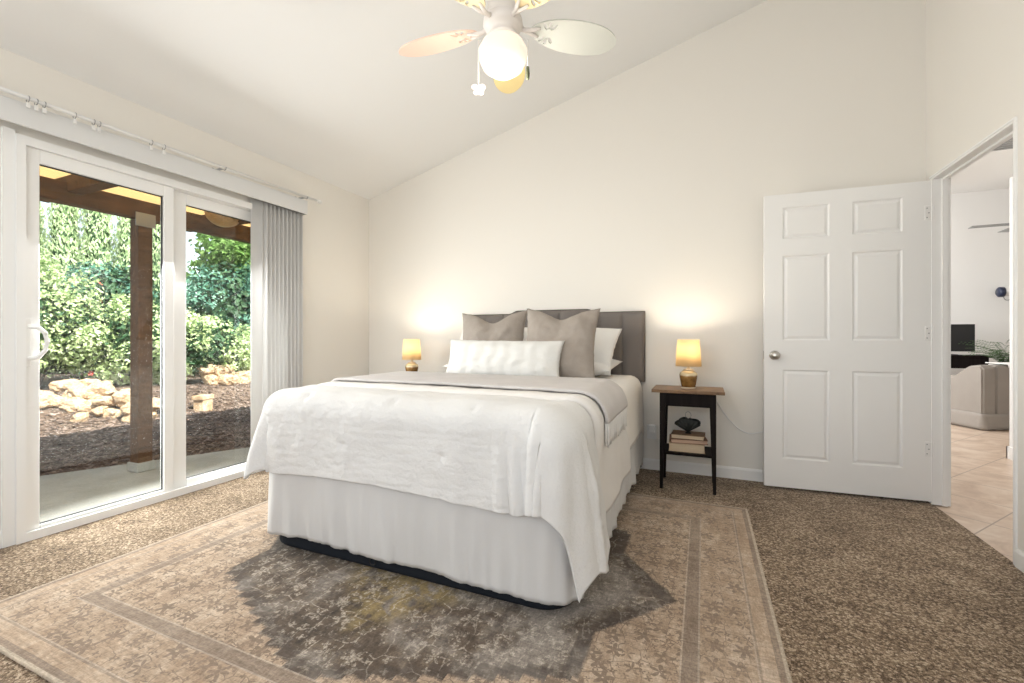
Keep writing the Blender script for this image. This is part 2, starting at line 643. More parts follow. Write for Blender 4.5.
def sash(name, y0, y1, xa, xb, z0, z1, st, rail, label=None):
    bm = bmesh.new()
    box(bm, xa, xb, y0, y0 + st[0], z0, z1)
    box(bm, xa, xb, y1 - st[1], y1, z0, z1)
    box(bm, xa, xb, y0 + st[0], y1 - st[1], z1 - rail[1], z1)
    box(bm, xa, xb, y0 + st[0], y1 - st[1], z0, z0 + rail[0])
    bmesh.ops.bevel(bm, geom=bm.edges[:], offset=0.003, segments=1, affect='EDGES')
    o = obj(name, bm, 'vinyl', d1)
    xm = (xa + xb) / 2
    obj('glass', bbox(xm - 0.003, xm + 0.003, y0 + st[0], y1 - st[1], z0 + rail[0], z1 - rail[1]), 'glass', o)
    bm = bmesh.new()
    a, b, c, d = y0 + st[0], y1 - st[1], z0 + rail[0], z1 - rail[1]
    for q in ((a, a + 0.005, c, d), (b - 0.005, b, c, d), (a, b, c, c + 0.005), (a, b, d - 0.005, d)):
        box(bm, xm - 0.006, xm + 0.006, *q)
    obj('glazing_seal', bm, 'seal', o)
    if label: o['label'] = label
    return o
sl = sash('sliding_panel', 0.022, 0.745, -0.035, 0.008, 0.022, DZ - 0.045, (0.072, 0.06), (0.04, 0.072), 'sliding glass panel with the white pull handle')
fx = sash('fixed_panel', 0.725, DW - 0.03, -0.085, -0.042, 0.022, DZ - 0.045, (0.125, 0.06), (0.055, 0.075), 'fixed glass panel half covered by the blinds')
# pull handle
bm = rbox(0.008, 0.02, 0.03, 0.058, 0.90, 1.155, 0.004)
tube(bm, [(0.014, 0.05, 0.945), (0.045, 0.075, 0.95), (0.055, 0.098, 0.985), (0.057, 0.105, 1.03), (0.055, 0.098, 1.075), (0.045, 0.075, 1.105), (0.014, 0.05, 1.11)], 0.011, 10)
obj('handle', bm, 'white_metal', sl, smooth=False)

# ------------------------------------------------------------------ six panel door (door_2)
hinge = Vector((1.331, 3.628, 0))
free = Vector((0.397, 3.570, 0))
dv = free - hinge
DWID = dv.length
d2 = thing('door_2', 'white six-panel interior door standing open against the back wall', 'door', hinge, math.atan2(dv.y, dv.x), kind='structure')
# local +x towards the free edge; local +y is the face turned to the room (world -y)
us = [0, 0.155, 0.445, 0.586, 0.88, 1]
us = [0, 1 - 0.84, 1 - 0.5515, 1 - 0.414, 1 - 0.12, 1]
xs = [u * DWID for u in us]
zs = [0.016, 0.214, 0.83, 1.033, 1.62, 1.735, 1.955, 2.046]
bm = bmesh.new()
T = 0.035
for side in (0, 1):
    yy = 0 if side == 0 else -T
    vv = [[bm.verts.new((x, yy, z)) for z in zs] for x in xs]
    for i in range(5):
        for j in range(7):
            q = [vv[i][j], vv[i + 1][j], vv[i + 1][j + 1], vv[i][j + 1]]
            f = bm.faces.new(q if side == 1 else q[::-1])
            if i in (1, 3) and j in (1, 3, 5):
                f.tag = True
bmesh.ops.remove_doubles(bm, verts=bm.verts[:], dist=1e-6)
panels = [f for f in bm.faces if f.tag]
bmesh.ops.bridge_loops  # noqa
# close the slab's rim
box_edges = [e for e in bm.edges if e.is_boundary]
bmesh.ops.bridge_loops(bm, edges=box_edges)
bm.normal_update()
bmesh.ops.recalc_face_normals(bm, faces=bm.faces[:])
r = bmesh.ops.inset_individual(bm, faces=panels, thickness=0.012, depth=-0.009)
r = bmesh.ops.inset_individual(bm, faces=panels, thickness=0.008, depth=0.0)
r = bmesh.ops.inset_individual(bm, faces=panels, thickness=0.022, depth=0.007)
obj('slab', bm, 'trim', d2)
kx = DWID * (1 - 0.066)
prof = [(0.0, 0.068), (0.016, 0.067), (0.026, 0.058), (0.029, 0.047), (0.025, 0.036), (0.013, 0.028), (0.011, 0.012), (0.026, 0.010), (0.032, 0.005), (0.032, 0.0)]
bm = bmesh.new()
lathe(bm, prof, 28, 'Y', (kx, 0, 0.93))
obj('knob', bm, 'nickel', d2, smooth=True)
bm = bmesh.new()
lathe(bm, [(r_, -T - h) for r_, h in prof], 28, 'Y', (kx, 0, 0.93))
obj('knob', bm, 'nickel', d2, smooth=True)
obj('latch_plate', rbox(DWID - 0.001, DWID + 0.002, -T + 0.006, -0.006, 0.90, 0.96, 0.001, 1), 'nickel', d2)
for hz in (1.842, 1.08, 0.347):
    bm = rbox(0.004, 0.036, -0.001, 0.003, hz - 0.045, hz + 0.045, 0.001, 1)
    tube(bm, [(0.0, 0.004, hz - 0.046), (0.0, 0.004, hz + 0.046)], 0.006, 10)
    h = obj('hinge', bm, 'white_metal', d2)
    bm = bmesh.new()
    for k, q in enumerate((-0.03, 0.0, 0.03)):
        lathe(bm, [(0.0, 0.0045), (0.0035, 0.0042), (0.004, 0.003)], 10, 'Y', (0.026 if k != 1 else 0.017, 0, hz + q))
    obj('screw', bm, 'grey_metal', h)

# ------------------------------------------------------------------ hall and living room beyond
m = M('stone_tile_floor', (0.6, 0.5, 0.42), 0.35, spec=0.4)
mp = m.mapping((1, 1, 1), (0, 0, R_(38)))
br = m.nt.nodes.new('ShaderNodeTexBrick')
br.offset = 0.0
br.inputs['Scale'].default_value = 1.0
br.inputs['Brick Width'].default_value = 0.45
br.inputs['Row Height'].default_value = 0.45
br.inputs['Mortar Size'].default_value = 0.004
m.nt.links.new(mp, br.inputs['Vector'])
w = m.noise(5, 5, 0.65, distort=0.8)
tile = m.ramp(w, [(0.3, (0.42, 0.30, 0.22)), (0.5, (0.56, 0.43, 0.33)), (0.7, (0.66, 0.55, 0.45))])
m.color(m.mix(X(m.nt, br.outputs['Fac']), tile, (0.33, 0.25, 0.2)))
MAT['tile'] = m.m
struct('floor_hall', bbox(XR + 0.005, 7.0, 1.0, 9.6, -0.12, -0.006), 'tile', 'pinkish stone tile floor of the hall', 'tile floor')
struct('ceiling_hall', bbox(XR + 0.087, 2.6, 1.0, 5.3, 2.45, 2.6), 'hall', 'flat white ceiling of the hall', 'ceiling')
struct('ceiling_living', bbox(0.3, 7.0, 5.3, 9.6, 3.4, 3.5), 'hall', 'high ceiling of the living room', 'ceiling')
bm = bmesh.new()
box(bm, 2.47, 2.60, 1.0, 5.3, -0.006, 2.45)
struct('wall_hall', bm, 'hall', 'white hall wall seen at the right of the doorway', 'wall')
bm = bmesh.new()
box(bm, 2.456, 2.47, 1.0, 5.314, -0.006, 0.10)
box(bm, 2.456, 2.60, 5.3, 5.314, -0.006, 0.10)
struct('baseboard_hall', bm, 'trim', 'white baseboard at the end of the hall wall', 'baseboard')
struct('wall_hall_end', bbox(1.443, 2.47, 0.9, 1.0, -0.006, 2.45), 'hall', 'end wall of the hall out of view', 'wall')
bm = bmesh.new()
box(bm, 0.3, 7.0, 9.5, 9.6, -0.006, 3.5)
struct('wall_living', bm, 'hall', 'white far wall of the living room', 'wall')
struct('wall_living_right', bbox(6.9, 7.0, 5.3, 9.5, -0.006, 3.5), 'hall', 'right wall of the living room', 'wall')
struct('wall_living_near', bbox(2.60, 6.9, 5.2, 5.3, -0.006, 3.4), 'hall', 'living room wall beside the hall', 'wall')
struct('wall_living_header', bbox(0.3, 2.6, 5.2, 5.3, 2.6, 3.4), 'hall', 'wall above the hall opening', 'wall')
bm = bmesh.new()
box(bm, 0.3, 0.4, 5.2, 6.4, -0.006, 3.4)
box(bm, 0.3, 0.4, 8.8, 9.5, -0.006, 3.4)
box(bm, 0.3, 0.4, 6.4, 8.8, -0.006, 1.0)
box(bm, 0.3, 0.4, 6.4, 8.8, 3.0, 3.4)
box(bm, 0.4, 1.443, 5.2, 5.3, -0.006, 2.6)
box(bm, 1.33, 1.443, 3.83, 5.3, -0.006, 2.6)
struct('wall_living_left', bm, 'hall', 'living room wall with a window opening added for the fill light, out of view', 'wall')

# ------------------------------------------------------------------ area rug
RX, RY, RW, RH = -1.155, 1.875, 1.405, 1.185
m = M('faded_persian_rug', (0.4, 0.32, 0.25), 0.95, spec=0.08)
x, y, z = m.xyz()
knot = m.noise(1, 4, 0.8, vec=m.mapping((150, 60, 1)))
knot2 = m.noise(1, 3, 0.75, vec=m.mapping((46, 190, 1)))
streak = m.noise(1, 3, 0.7, vec=m.mapping((5, 70, 1)))
wear = m.noise(1, 5, 0.75, vec=m.mapping((22, 11, 1)))
cloud = m.noise(2.1, 5, 0.65)
motif = m.noise(11, 2, 0.5, distort=1.0)
motif2 = m.noise(24, 2, 0.5, distort=0.6)
star = m.voronoi(11)
bud = m.voronoi(24)
def flower(scale, rad, amp, petals):
    n = m.nt.nodes.new('ShaderNodeTexVoronoi')
    n.inputs['Scale'].default_value = scale
    n.inputs['Randomness'].default_value = 0.62
    m.nt.links.new(m.obj, n.inputs['Vector'])
    dn = m.nt.nodes.new('ShaderNodeVectorMath')
    dn.operation = 'SUBTRACT'
    m.nt.links.new(m.obj, dn.inputs[0])
    m.nt.links.new(n.outputs['Position'], dn.inputs[1])
    sx_ = m.nt.nodes.new('ShaderNodeSeparateXYZ')
    m.nt.links.new(dn.outputs[0], sx_.inputs[0])
    ang = X(m.nt, sx_.outputs[1])._m('ARCTAN2', X(m.nt, sx_.outputs[0]))
    d = X(m.nt, n.outputs['Distance'])
    lim_ = (ang * float(petals)).sin() * amp + rad
    return (d - lim_).lt(0.0) * d.gt(rad * 0.28)
def lattice(scale, width):
    n = m.nt.nodes.new('ShaderNodeTexVoronoi')
    n.feature = 'DISTANCE_TO_EDGE'
    n.inputs['Scale'].default_value = scale
    n.inputs['Randomness'].default_value = 0.62
    wv_ = m.nt.nodes.new('ShaderNodeVectorMath')
    wv_.operation = 'ADD'
    wn_ = m.nt.nodes.new('ShaderNodeTexNoise')
    wn_.inputs['Scale'].default_value = 14.0
    sc_ = m.nt.nodes.new('ShaderNodeVectorMath')
    sc_.operation = 'SCALE'
    sc_.inputs['Scale'].default_value = 0.03
    m.nt.links.new(m.obj, wn_.inputs['Vector'])
    m.nt.links.new(wn_.outputs['Color'], sc_.inputs[0])
    m.nt.links.new(m.obj, wv_.inputs[0])
    m.nt.links.new(sc_.outputs[0], wv_.inputs[1])
    m.nt.links.new(wv_.outputs[0], n.inputs['Vector'])
    return X(m.nt, n.outputs['Distance']).lt(width)
grain = knot * 0.6 + knot2 * 0.4
e = (x.abs() - RW).neg().min((y.abs() - RH).neg())
mixf = cloud * 0.45 + wear * 0.55
# tan field with small brown sprays
field = m.ramp(mixf, [(0.36, (0.28, 0.195, 0.132)), (0.5, (0.42, 0.315, 0.225)), (0.64, (0.55, 0.445, 0.345))])
spray = flower(13.0, 0.34, 0.14, 5).max(flower(29.0, 0.27, 0.13, 4)).max(lattice(13.0, 0.018)) * grain.step(0.30, 0.50) * wear.step(0.34, 0.52)
f1 = m.mix(spray * 0.72, field, (0.13, 0.092, 0.068))
# long medallion with stepped shoulders
ax, ay = x.abs(), y.abs()
ay_ = ay + (motif - 0.5) * 0.035
armA = (ax / 1.07 + ay_ * 0.75).max(ay_ / 0.36)
armB = (ax / 0.81).max((ay_ + ((ax * 14.0)._m('FLOOR') / 14.0) * 0.43) / 0.88)
hexa = armA.min(armB) + (knot - 0.5) * 0.03
inside = hexa.step(1.005, 0.985)
dark = m.ramp(mixf, [(0.36, (0.052, 0.039, 0.030)), (0.5, (0.120, 0.088, 0.062)), (0.64, (0.25, 0.196, 0.142))])
ochre = m.ramp(mixf, [(0.36, (0.12, 0.085, 0.036)), (0.64, (0.33, 0.245, 0.115))])
greyt = m.ramp(mixf, [(0.36, (0.12, 0.10, 0.088)), (0.64, (0.34, 0.295, 0.25))])
dk = m.mix(cloud.step(0.45, 0.60), dark, greyt)
core = (ax / 0.62 + ay / 0.75)
dk = m.mix(core.step(1.0, 0.75) * (motif * 0.6 + wear * 0.4).step(0.40, 0.55), dk, ochre)
lite = flower(9.0, 0.30, 0.12, 6).max(flower(21.0, 0.27, 0.10, 4)).max(lattice(9.0, 0.022))
dk = m.mix(lite * grain.step(0.36, 0.6) * wear.step(0.40, 0.56) * 0.8, dk, (0.47, 0.41, 0.34))
dk = m.mix(hexa.band(0.93, 1.0) * grain.step(0.3, 0.6) * 0.6, dk, (0.075, 0.06, 0.052))
body = m.mix(inside, f1, dk)
# borders
bmain = m.ramp(mixf, [(0.36, (0.30, 0.21, 0.142)), (0.5, (0.42, 0.315, 0.225)), (0.64, (0.53, 0.425, 0.33))])
borna = flower(12.0, 0.36, 0.13, 6).max(lattice(12.0, 0.018)).max(flower(27.0, 0.24, 0.08, 4))
bcol = m.mix(borna * wear.step(0.34, 0.52) * grain.step(0.30, 0.5) * 0.72, bmain, (0.17, 0.125, 0.095))
brown = m.ramp(mixf, [(0.36, (0.20, 0.145, 0.105)), (0.64, (0.36, 0.285, 0.22))])
pale = (0.50, 0.42, 0.34)
col = body
for lim, cc, k in ((0.318, pale, 0.5), (0.312, brown, 1), (0.265, pale, 0.5), (0.259, bcol, 1), (0.092, pale, 0.5), (0.087, brown, 0.8), (0.080, bmain, 1), (0.034, brown, 1), (0.013, (0.45, 0.375, 0.29), 1)):
    col = m.mix(e.lt(lim) * k, col, cc)
fac = (grain - 0.5) * 2.6 + (streak - 0.5) * 0.9 + 1.0
fac = fac.max(0.35).min(1.8)
n = m.nt.nodes.new('ShaderNodeVectorMath')
n.operation = 'SCALE'
m.nt.links.new(col, n.inputs[0])
m.nt.links.new(fac.s, n.inputs['Scale'])
m.color(n.outputs[0])
m.bump(grain, 0.4, 0.003)
m.b.inputs['Sheen Weight'].default_value = 0.12
m.b.inputs['Sheen Roughness'].default_value = 0.5
MAT['rug'] = m.m
bm = rbox(-RW, RW, -RH, RH, 0, 0.009, 0.003, 1)
tag(obj('area_rug', bm, 'rug', loc=(RX, RY, 0.001)), 'faded beige and brown oriental area rug under the bed', 'rug')

# ------------------------------------------------------------------ bed
BX0, BX1, BY0, BY1 = -2.03, -0.462, 1.60, 3.655
BZ = 0.745
bed = thing('bed', 'queen bed with taupe channel headboard, white skirt and dark base', 'bed', ((BX0 + BX1) / 2, (BY0 + BY1) / 2, 0.010))
bl = Vector(bed.location)
def L(o):      # keep world coordinates in the mesh of a bed part
    o.data.transform(Matrix.Translation(-bl))
    return o

def rrect(x0, x1, y0, y1, r, seg=8):
    pts = []
    for cx, cy, a0 in ((x1 - r, y0 + r, -90), (x1 - r, y1 - r, 0), (x0 + r, y1 - r, 90), (x0 + r, y0 + r, 180)):
        for k in range(seg + 1):
            a = R_(a0 + 90 * k / seg)
            pts.append((cx + r * math.cos(a), cy + r * math.sin(a)))
    return pts

def soft_slab(x0, x1, y0, y1, z0, z1, r, e):
    bm = bmesh.new()
    prism(bm, rrect(x0, x1, y0, y1, r), z0, z1)
    ed = [ed for ed in bm.edges if abs(ed.verts[0].co.z - ed.verts[1].co.z) < 1e-6]
    bmesh.ops.bevel(bm, geom=ed, offset=e, segments=3, affect='EDGES', profile=0.5)
    return bm
base = L(obj('box_base', soft_slab(BX0 - 0.008, BX1 + 0.008, BY0 - 0.012, BY1, 0.012, 0.40, 0.14, 0.022), 'base', bed, smooth=False))
bm = bmesh.new()
lathe(bm, [(0.0, 0.002), (0.014, 0.002), (0.014, -0.003), (0.019, -0.004), (0.02, 0.001)], 16, 'Y', (-1.36, BY0 - 0.012, 0.050))
L(obj('vent_grommet', bm, 'black', base))
mat_ = L(obj('mattress', soft_slab(BX0 + 0.01, BX1 - 0.01, BY0 + 0.01, BY1 - 0.02, 0.402, BZ, 0.12, 0.06), 'coverlet', bed))
# skirt: cloth around three sides with soft pleats
path = []
r = 0.115
def skirt_pt(s):      # arclength along right side (back to front), front, left side
    x0, x1, y0 = BX0 - 0.024, BX1 + 0.024, BY0 - 0.026
    l1 = BY1 - 0.06 - (y0 + r)
    lc = r * PI / 2
    l2 = (x1 - x0) - 2 * r
    if s < l1: return (x1, BY1 - 0.06 - s), (1, 0)
    s -= l1
    if s < lc:
        a = s / r
        return (x1 - r + r * math.cos(a), y0 + r - r * math.sin(a)), (math.cos(a), -math.sin(a))
    s -= lc
    if s < l2: return (x1 - r - s, y0), (0, -1)
    s -= l2
    if s < lc:
        a = s / r
        return (x0 + r - r * math.sin(a), y0 + r - r * math.cos(a)), (-math.sin(a), -math.cos(a))
    s -= lc
    return (x0, y0 + r + s), (-1, 0)
TOT = 2 * (BY1 - 0.06 - (BY0 - 0.026 + r)) + PI * r + (BX1 - BX0 + 0.048) - 2 * r
def skirt_fn(u, v):
    s = u * TOT
    (px, py), (nx, ny) = skirt_pt(s)
    zt, zb = 0.47, 0.074 + 0.012 * math.sin(s * 2.3 + 0.5) + 0.004 * nz(s * 9, 3)
    zz = zt + (zb - zt) * v
    amp = 0.006 + 0.017 * v ** 1.3
    o = amp * (0.8 * nz(s * 6.5, v * 0.8, 1) + 0.8 * nz(s * 17, v * 1.2, 7)) + 0.006 * v + 0.005 * v * nz(s * 34, v * 2, 5)
    fine = 0.006 * v ** 3 * nz(s * 46, 0, 2)
    o += fine
    o = max(o, -0.004)
    return (px + nx * (o + 0.004), py + ny * (o + 0.004), zz)
sk = L(obj('bed_skirt', grid_bm(460, 22, skirt_fn), 'skirt', bed, smooth=True))
solid(sk, 0.003, 1)
# headboard: vertical channels, stepped raised centre
HX0, HX1 = -2.005, -0.422
cxh = (HX0 + HX1) / 2
nch = 9
def hb_top(x):
    d = abs(x - cxh)
    return 1.268 + 0.028 * (1 - smooth01((d - 0.315) / 0.085))
bm = bmesh.new()
nu, nv = nch * 16 + 1, 24
def hb_fn(side):
    def fn(u, v):
        xx = HX0 + (HX1 - HX0) * u
        t = hb_top(xx)
        zz = 0.70 + (t - 0.70) * v
        c = (u * nch) % 1.0
        if u >= 1: c = 1.0
        puff = abs(math.sin(PI * c)) ** 0.40 * 0.026
        edge = min(1.0, (1 - v) / 0.05, v / 0.05 + 0.3, u / 0.012 + 0.0, (1 - u) / 0.012)
        edge = math.sqrt(max(0.0, edge))
        return (xx, YB - 0.02 - (0.030 + puff) * edge if side else YB - 0.02, zz)
    return fn
hb = grid_bm(nu, nv, hb_fn(1))
hb2 = grid_bm(nu, nv, hb_fn(0))
me = bpy.data.meshes.new('t'); hb2.to_mesh(me); hb2.free()
hb.from_mesh(me); bpy.data.meshes.remove(me)
bmesh.ops.remove_doubles(hb, verts=hb.verts[:], dist=1e-5)
be = [e_ for e_ in hb.edges if e_.is_boundary]
bmesh.ops.recalc_face_normals(hb, faces=hb.faces[:])
head = L(obj('headboard', hb, 'headboard', bed, smooth=True))
for lx in (HX0 + 0.10, HX1 - 0.05):
    L(obj('headboard_leg', rbox(lx - 0.02, lx + 0.02, YB - 0.045, YB - 0.02, 0.012, 0.76, 0.003, 1), 'black', bed))

# ------------------------------------------------------------------ draped cloth on the bed
RC = 0.075     # rounding of the mattress edge
FX0, FX1, FY0 = BX0 + RC - 0.015, BX1 - RC + 0.015, BY0 + RC - 0.015    # flat top inside the rounding

def bend(r, R, flare):
    if r < R * PI / 2:
        return R * math.sin(r / R), R * (1 - math.cos(r / R))
    k = r - R * PI / 2
    return R + flare * k, R + k * math.sqrt(max(0.0, 1 - flare * flare))

def drape(s, t, lift=0.0, fl=(0.04, 0.04, 0.04), z=None, front=True, soft=0.0):
    """s: world x of the cloth laid flat, t: world y laid flat"""
    R = RC + lift
    ox, sx = 0.0, 1
    soft *= smooth01((1.84 - t) / 0.20)
    XR_ = FX1 - soft
    if s < FX0: ox, sx = FX0 - s, -1
    elif s > XR_:
        ox, sx = s - XR_, 1
        R += soft
    oy = FY0 - t if (front and t < FY0) else 0.0
    bx = min(max(s, FX0), XR_)
    by = max(t, FY0) if front else t
    rr = math.hypot(ox, oy)
    zt = (z if z is not None else BZ + 0.004) + lift
    if rr < 1e-9:
        return Vector((bx, by, zt)), Vector((0, 0, 1)), 0.0
    dx, dy = sx * ox / rr, -oy / rr
    side = fl[0] if sx < 0 else fl[1]
    wgt = (ox / rr) ** 2 if oy > 0 else 1.0
    f = fl[2] * (1 - wgt) + side * wgt
    if oy > 0 and ox > 0: rr *= 1 - (0.07 if sx > 0 else 0.14) * 2 * abs(dx * dy)
    if oy > 0 and ox > 0:
        f += (0.10 if sx < 0 else -0.05) * (2 * abs(dx * dy)) ** 1.3
    h, dz = bend(rr, R, f)
    nrm = Vector((dx, dy, 0)) * min(1, rr / R) + Vector((0, 0, 1)) * max(0.0, 1 - rr / R)
    return Vector((bx + dx * h, by + dy * h, zt - dz)), nrm.normalized(), rr

# coverlet over the whole bed (cream, seen near the headboard)
def cov_fn(u, v):
    s = FX0 - 0.44 + (FX1 - FX0 + 0.90) * u
    t = 1.9 + (3.60 - 1.9) * v
    p, n, r_ = drape(s, t, 0.006, (0.01, 0.03, 0), front=False)
    w = 0.006 * nz(s * 4, t * 4, 3) + 0.010 * smooth01(r_ / 0.4) * nz(t * 6, 0.3 * r_, 9)
    if r_ > 0.3: p.z += 0.02 * nz(t * 3, 1, 4)
    # rounded foot of the mattress at the headboard end
    k = smooth01((t - 3.50) / 0.10)
    p.z -= 0.05 * k * k
    return p + n * w
cov = obj('coverlet', grid_bm(90, 70, cov_fn), 'coverlet', smooth=True)
solid(cov, 0.008, 1)
tag(cov, 'smooth cream coverlet on the mattress beside the headboard', 'bedspread')

# comforter: front panel with the folded back layer as its part
OFR, OLE, ORI = 0.43, 0.34, 0.63
def com_fn(u, v):
    s = FX0 - OLE + (FX1 - FX0 + OLE + ORI) * u
    yb = 1.865 + 0.02 * math.sin(s * 3)
    t = FY0 - OFR + 0.012 * math.sin(s * 4 + 1) + (yb - FY0 + OFR) * v
    if s > FX1: t -= 0.0
    p, n, r_ = drape(s, t, 0.022, (0.22, 0.14, 0.015), soft=0.05)
    top = max(0.0, 1 - r_ / 0.15)
    w = 0.010 * nz(s * 3.2, t * 3.2, 5) + 0.004 * nz(s * 11, t * 9, 2)
    mk = smooth01(0.5 + 1.4 * nz(s * 2.1, t * 3.0, 12)) * smooth01((1.60 - t) / 0.12 + 0.25)
    w += 0.0018 * nz(s * 12, t * 50, 8) + 0.0034 * mk * nz(s * 30, t * 34, 3)
    hang = smooth01((r_ - 0.08) / 0.3)
    # hanging folds: along the front they follow s, along the side they follow t
    if s > FX1:
        w += hang * 0.012 * math.sin((t - 1.2) * 15 + 0.6 + 2 * nz(t * 3, 0)) * 0.8
    elif s < FX0:
        w += hang * 0.012 * math.sin(t * 12)
    # two upright ridges near the right front corner and the gathered look in the middle
    if r_ > 0.02 and t < FY0:
        w += 0.016 * hang * smooth01((s - FX1 + 0.075) / 0.03)
        for c, a, wd in ((FX1 - 0.20, 0.016, 0.02), (FX1 - 0.135, 0.022, 0.016), (FX1 - 0.40, 0.006, 0.05), (FX0 + 0.05, 0.014, 0.05)):
            w += a * hang * math.exp(-((s - c - 0.06 * (r_ - 0.2)) / wd) ** 2)
        w += hang * 0.005 * nz(s * 7, r_ * 2, 3)
    # gathered corners: a few broad folds instead of fine crinkles
    ox = max(FX0 - s, s - FX1 + 0.05, 0.0); oy = max(FY0 - t, 0.0)
    if ox > 0 and oy > 0:
        ph = math.atan2(oy, ox)
        cn = math.sin(2 * ph)
        w = w * max(0.0, 1 - 2.2 * cn) if cn < 0.45 else 0.0
        w += hang * (0.018 * cn ** 1.5 + 0.008 * math.sin(ph * 8) * cn)
        if s > FX1:
            w += 0.016 * hang * (1 - smooth01((PI / 2 - ph) / 0.9))
    w -= 0.016 * smooth01((t - yb + 0.05) / 0.05)
    # tufts
    for tx, ty in ((-1.76, 1.60), (-1.25, 1.60), (-0.85, 1.60), (-1.5, 1.40), (-0.98, 1.40)):
        d2_ = (s - tx) ** 2 + (t - ty) ** 2
        w -= 0.014 * math.exp(-d2_ / 0.0006)
        w += 0.006 * math.exp(-d2_ / 0.006)
    return p + n * w
com = obj('comforter', grid_bm(300, 160, com_fn), 'comforter', smooth=True)
solid(com, 0.018, 1)
tag(com, 'white crinkled linen comforter hanging over the foot of the bed', 'comforter')

def fold_fn(u, v):
    s = FX0 - 0.25 + (FX1 - FX0 + 0.25 + 0.56) * u
    yf = 1.875 + 0.018 * math.sin(s * 3) + 0.20 * smooth01((s - FX1 - 0.1) / 0.5) * 0
    yb = 2.50 + 0.27 * smooth01((s - FX1) / 0.5)
    t = yf + (yb - yf) * v
    p, n, r_ = drape(s, t, 0.016, (0.02, 0.03, 0), front=False)
    # rolled front edge
    q = v * (yb - yf)
    roll = 0.022 * math.sqrt(max(0.0, 1 - max(0.0, 1 - q / 0.035) ** 2)) * (1 - 0.3 * smooth01((q - 0.05) / 0.12))
    back = smooth01((yb - t) / 0.05)
    hang = smooth01((r_ - 0.1) / 0.3)
    w = roll * back * (1 - 0.45 * hang) + 0.004 * nz(s * 6, t * 6, 4) + 0.0022 * nz(s * 22, t * 26, 2)
    w += hang * 0.008 * math.sin(t * 11 + 2) 
    if r_ > 0.45: p.z += 0.012 * nz(t * 5, 2, 2) - 0.03 * smooth01((2.3 - t) / 0.5) * 0
    return p + n * w
fo = obj('folded_back_layer', grid_bm(170, 50, fold_fn), 'fold', com, smooth=True)
solid(fo, 0.012, 1)

# grey throw with a white fringe across the bed
def thr_pt(s, t, e=0.0):
    p, n, r_ = drape(s, t, 0.054, (0.02, 0.03, 0), front=False)
    fr = t - thr_y0(s)
    w = 0.004 * nz(s * 5, t * 5, 6) + 0.0015 * nz(s * 40, t * 9, 6)
    w += 0.004 * math.exp(-((fr - 0.015) / 0.02) ** 2) - 0.006 * math.exp(-(fr / 0.010) ** 2)
    return p + n * (w + e)
def thr_y0(s): return 2.02 - 0.035 * smooth01((s + 1.4) / 1.0) + 0.01 * math.sin(s * 4)
def thr_y1(s): return 2.62 - 0.10 * smooth01((s - FX1 + 0.1) / 0.3)
TS0, TS1 = FX0 - 0.06, FX1 + 0.205
def thr_fn(u, v):
    s = TS0 + (TS1 - TS0) * u
    return thr_pt(s, thr_y0(s) + (thr_y1(s) - thr_y0(s)) * v)
th = obj('throw_blanket', grid_bm(150, 44, thr_fn), 'throw', smooth=True)
solid(th, 0.010, 1)
tag(th, 'pale grey throw blanket with white fringe laid across the bed', 'throw blanket')
bm = bmesh.new()
for end, sgn in ((TS1, 1), (TS0, -1)):
    nst = 58
    for k in range(nst):
        t0 = thr_y0(end) + (thr_y1(end) - thr_y0(end)) * (k + 0.5) / nst
        ln = 0.10 + 0.02 * random.random()
        if sgn < 0: ln *= 0.4
        sw = (random.random() - 0.5) * 0.012
        pts = [thr_pt(end + sgn * (-0.004 + ln * q), t0 + sw * q, 0.004 * math.sin(k * 1.7) * q) for q in (0, 0.35, 0.7, 1.0)]
        tube(bm, pts, [0.0052, 0.0048, 0.0044, 0.003], 5)
fr = obj('fringe', bm, 'fringe', th, smooth=True)
fr['label'] = 'white fringe'
fr['kind'] = 'stuff'

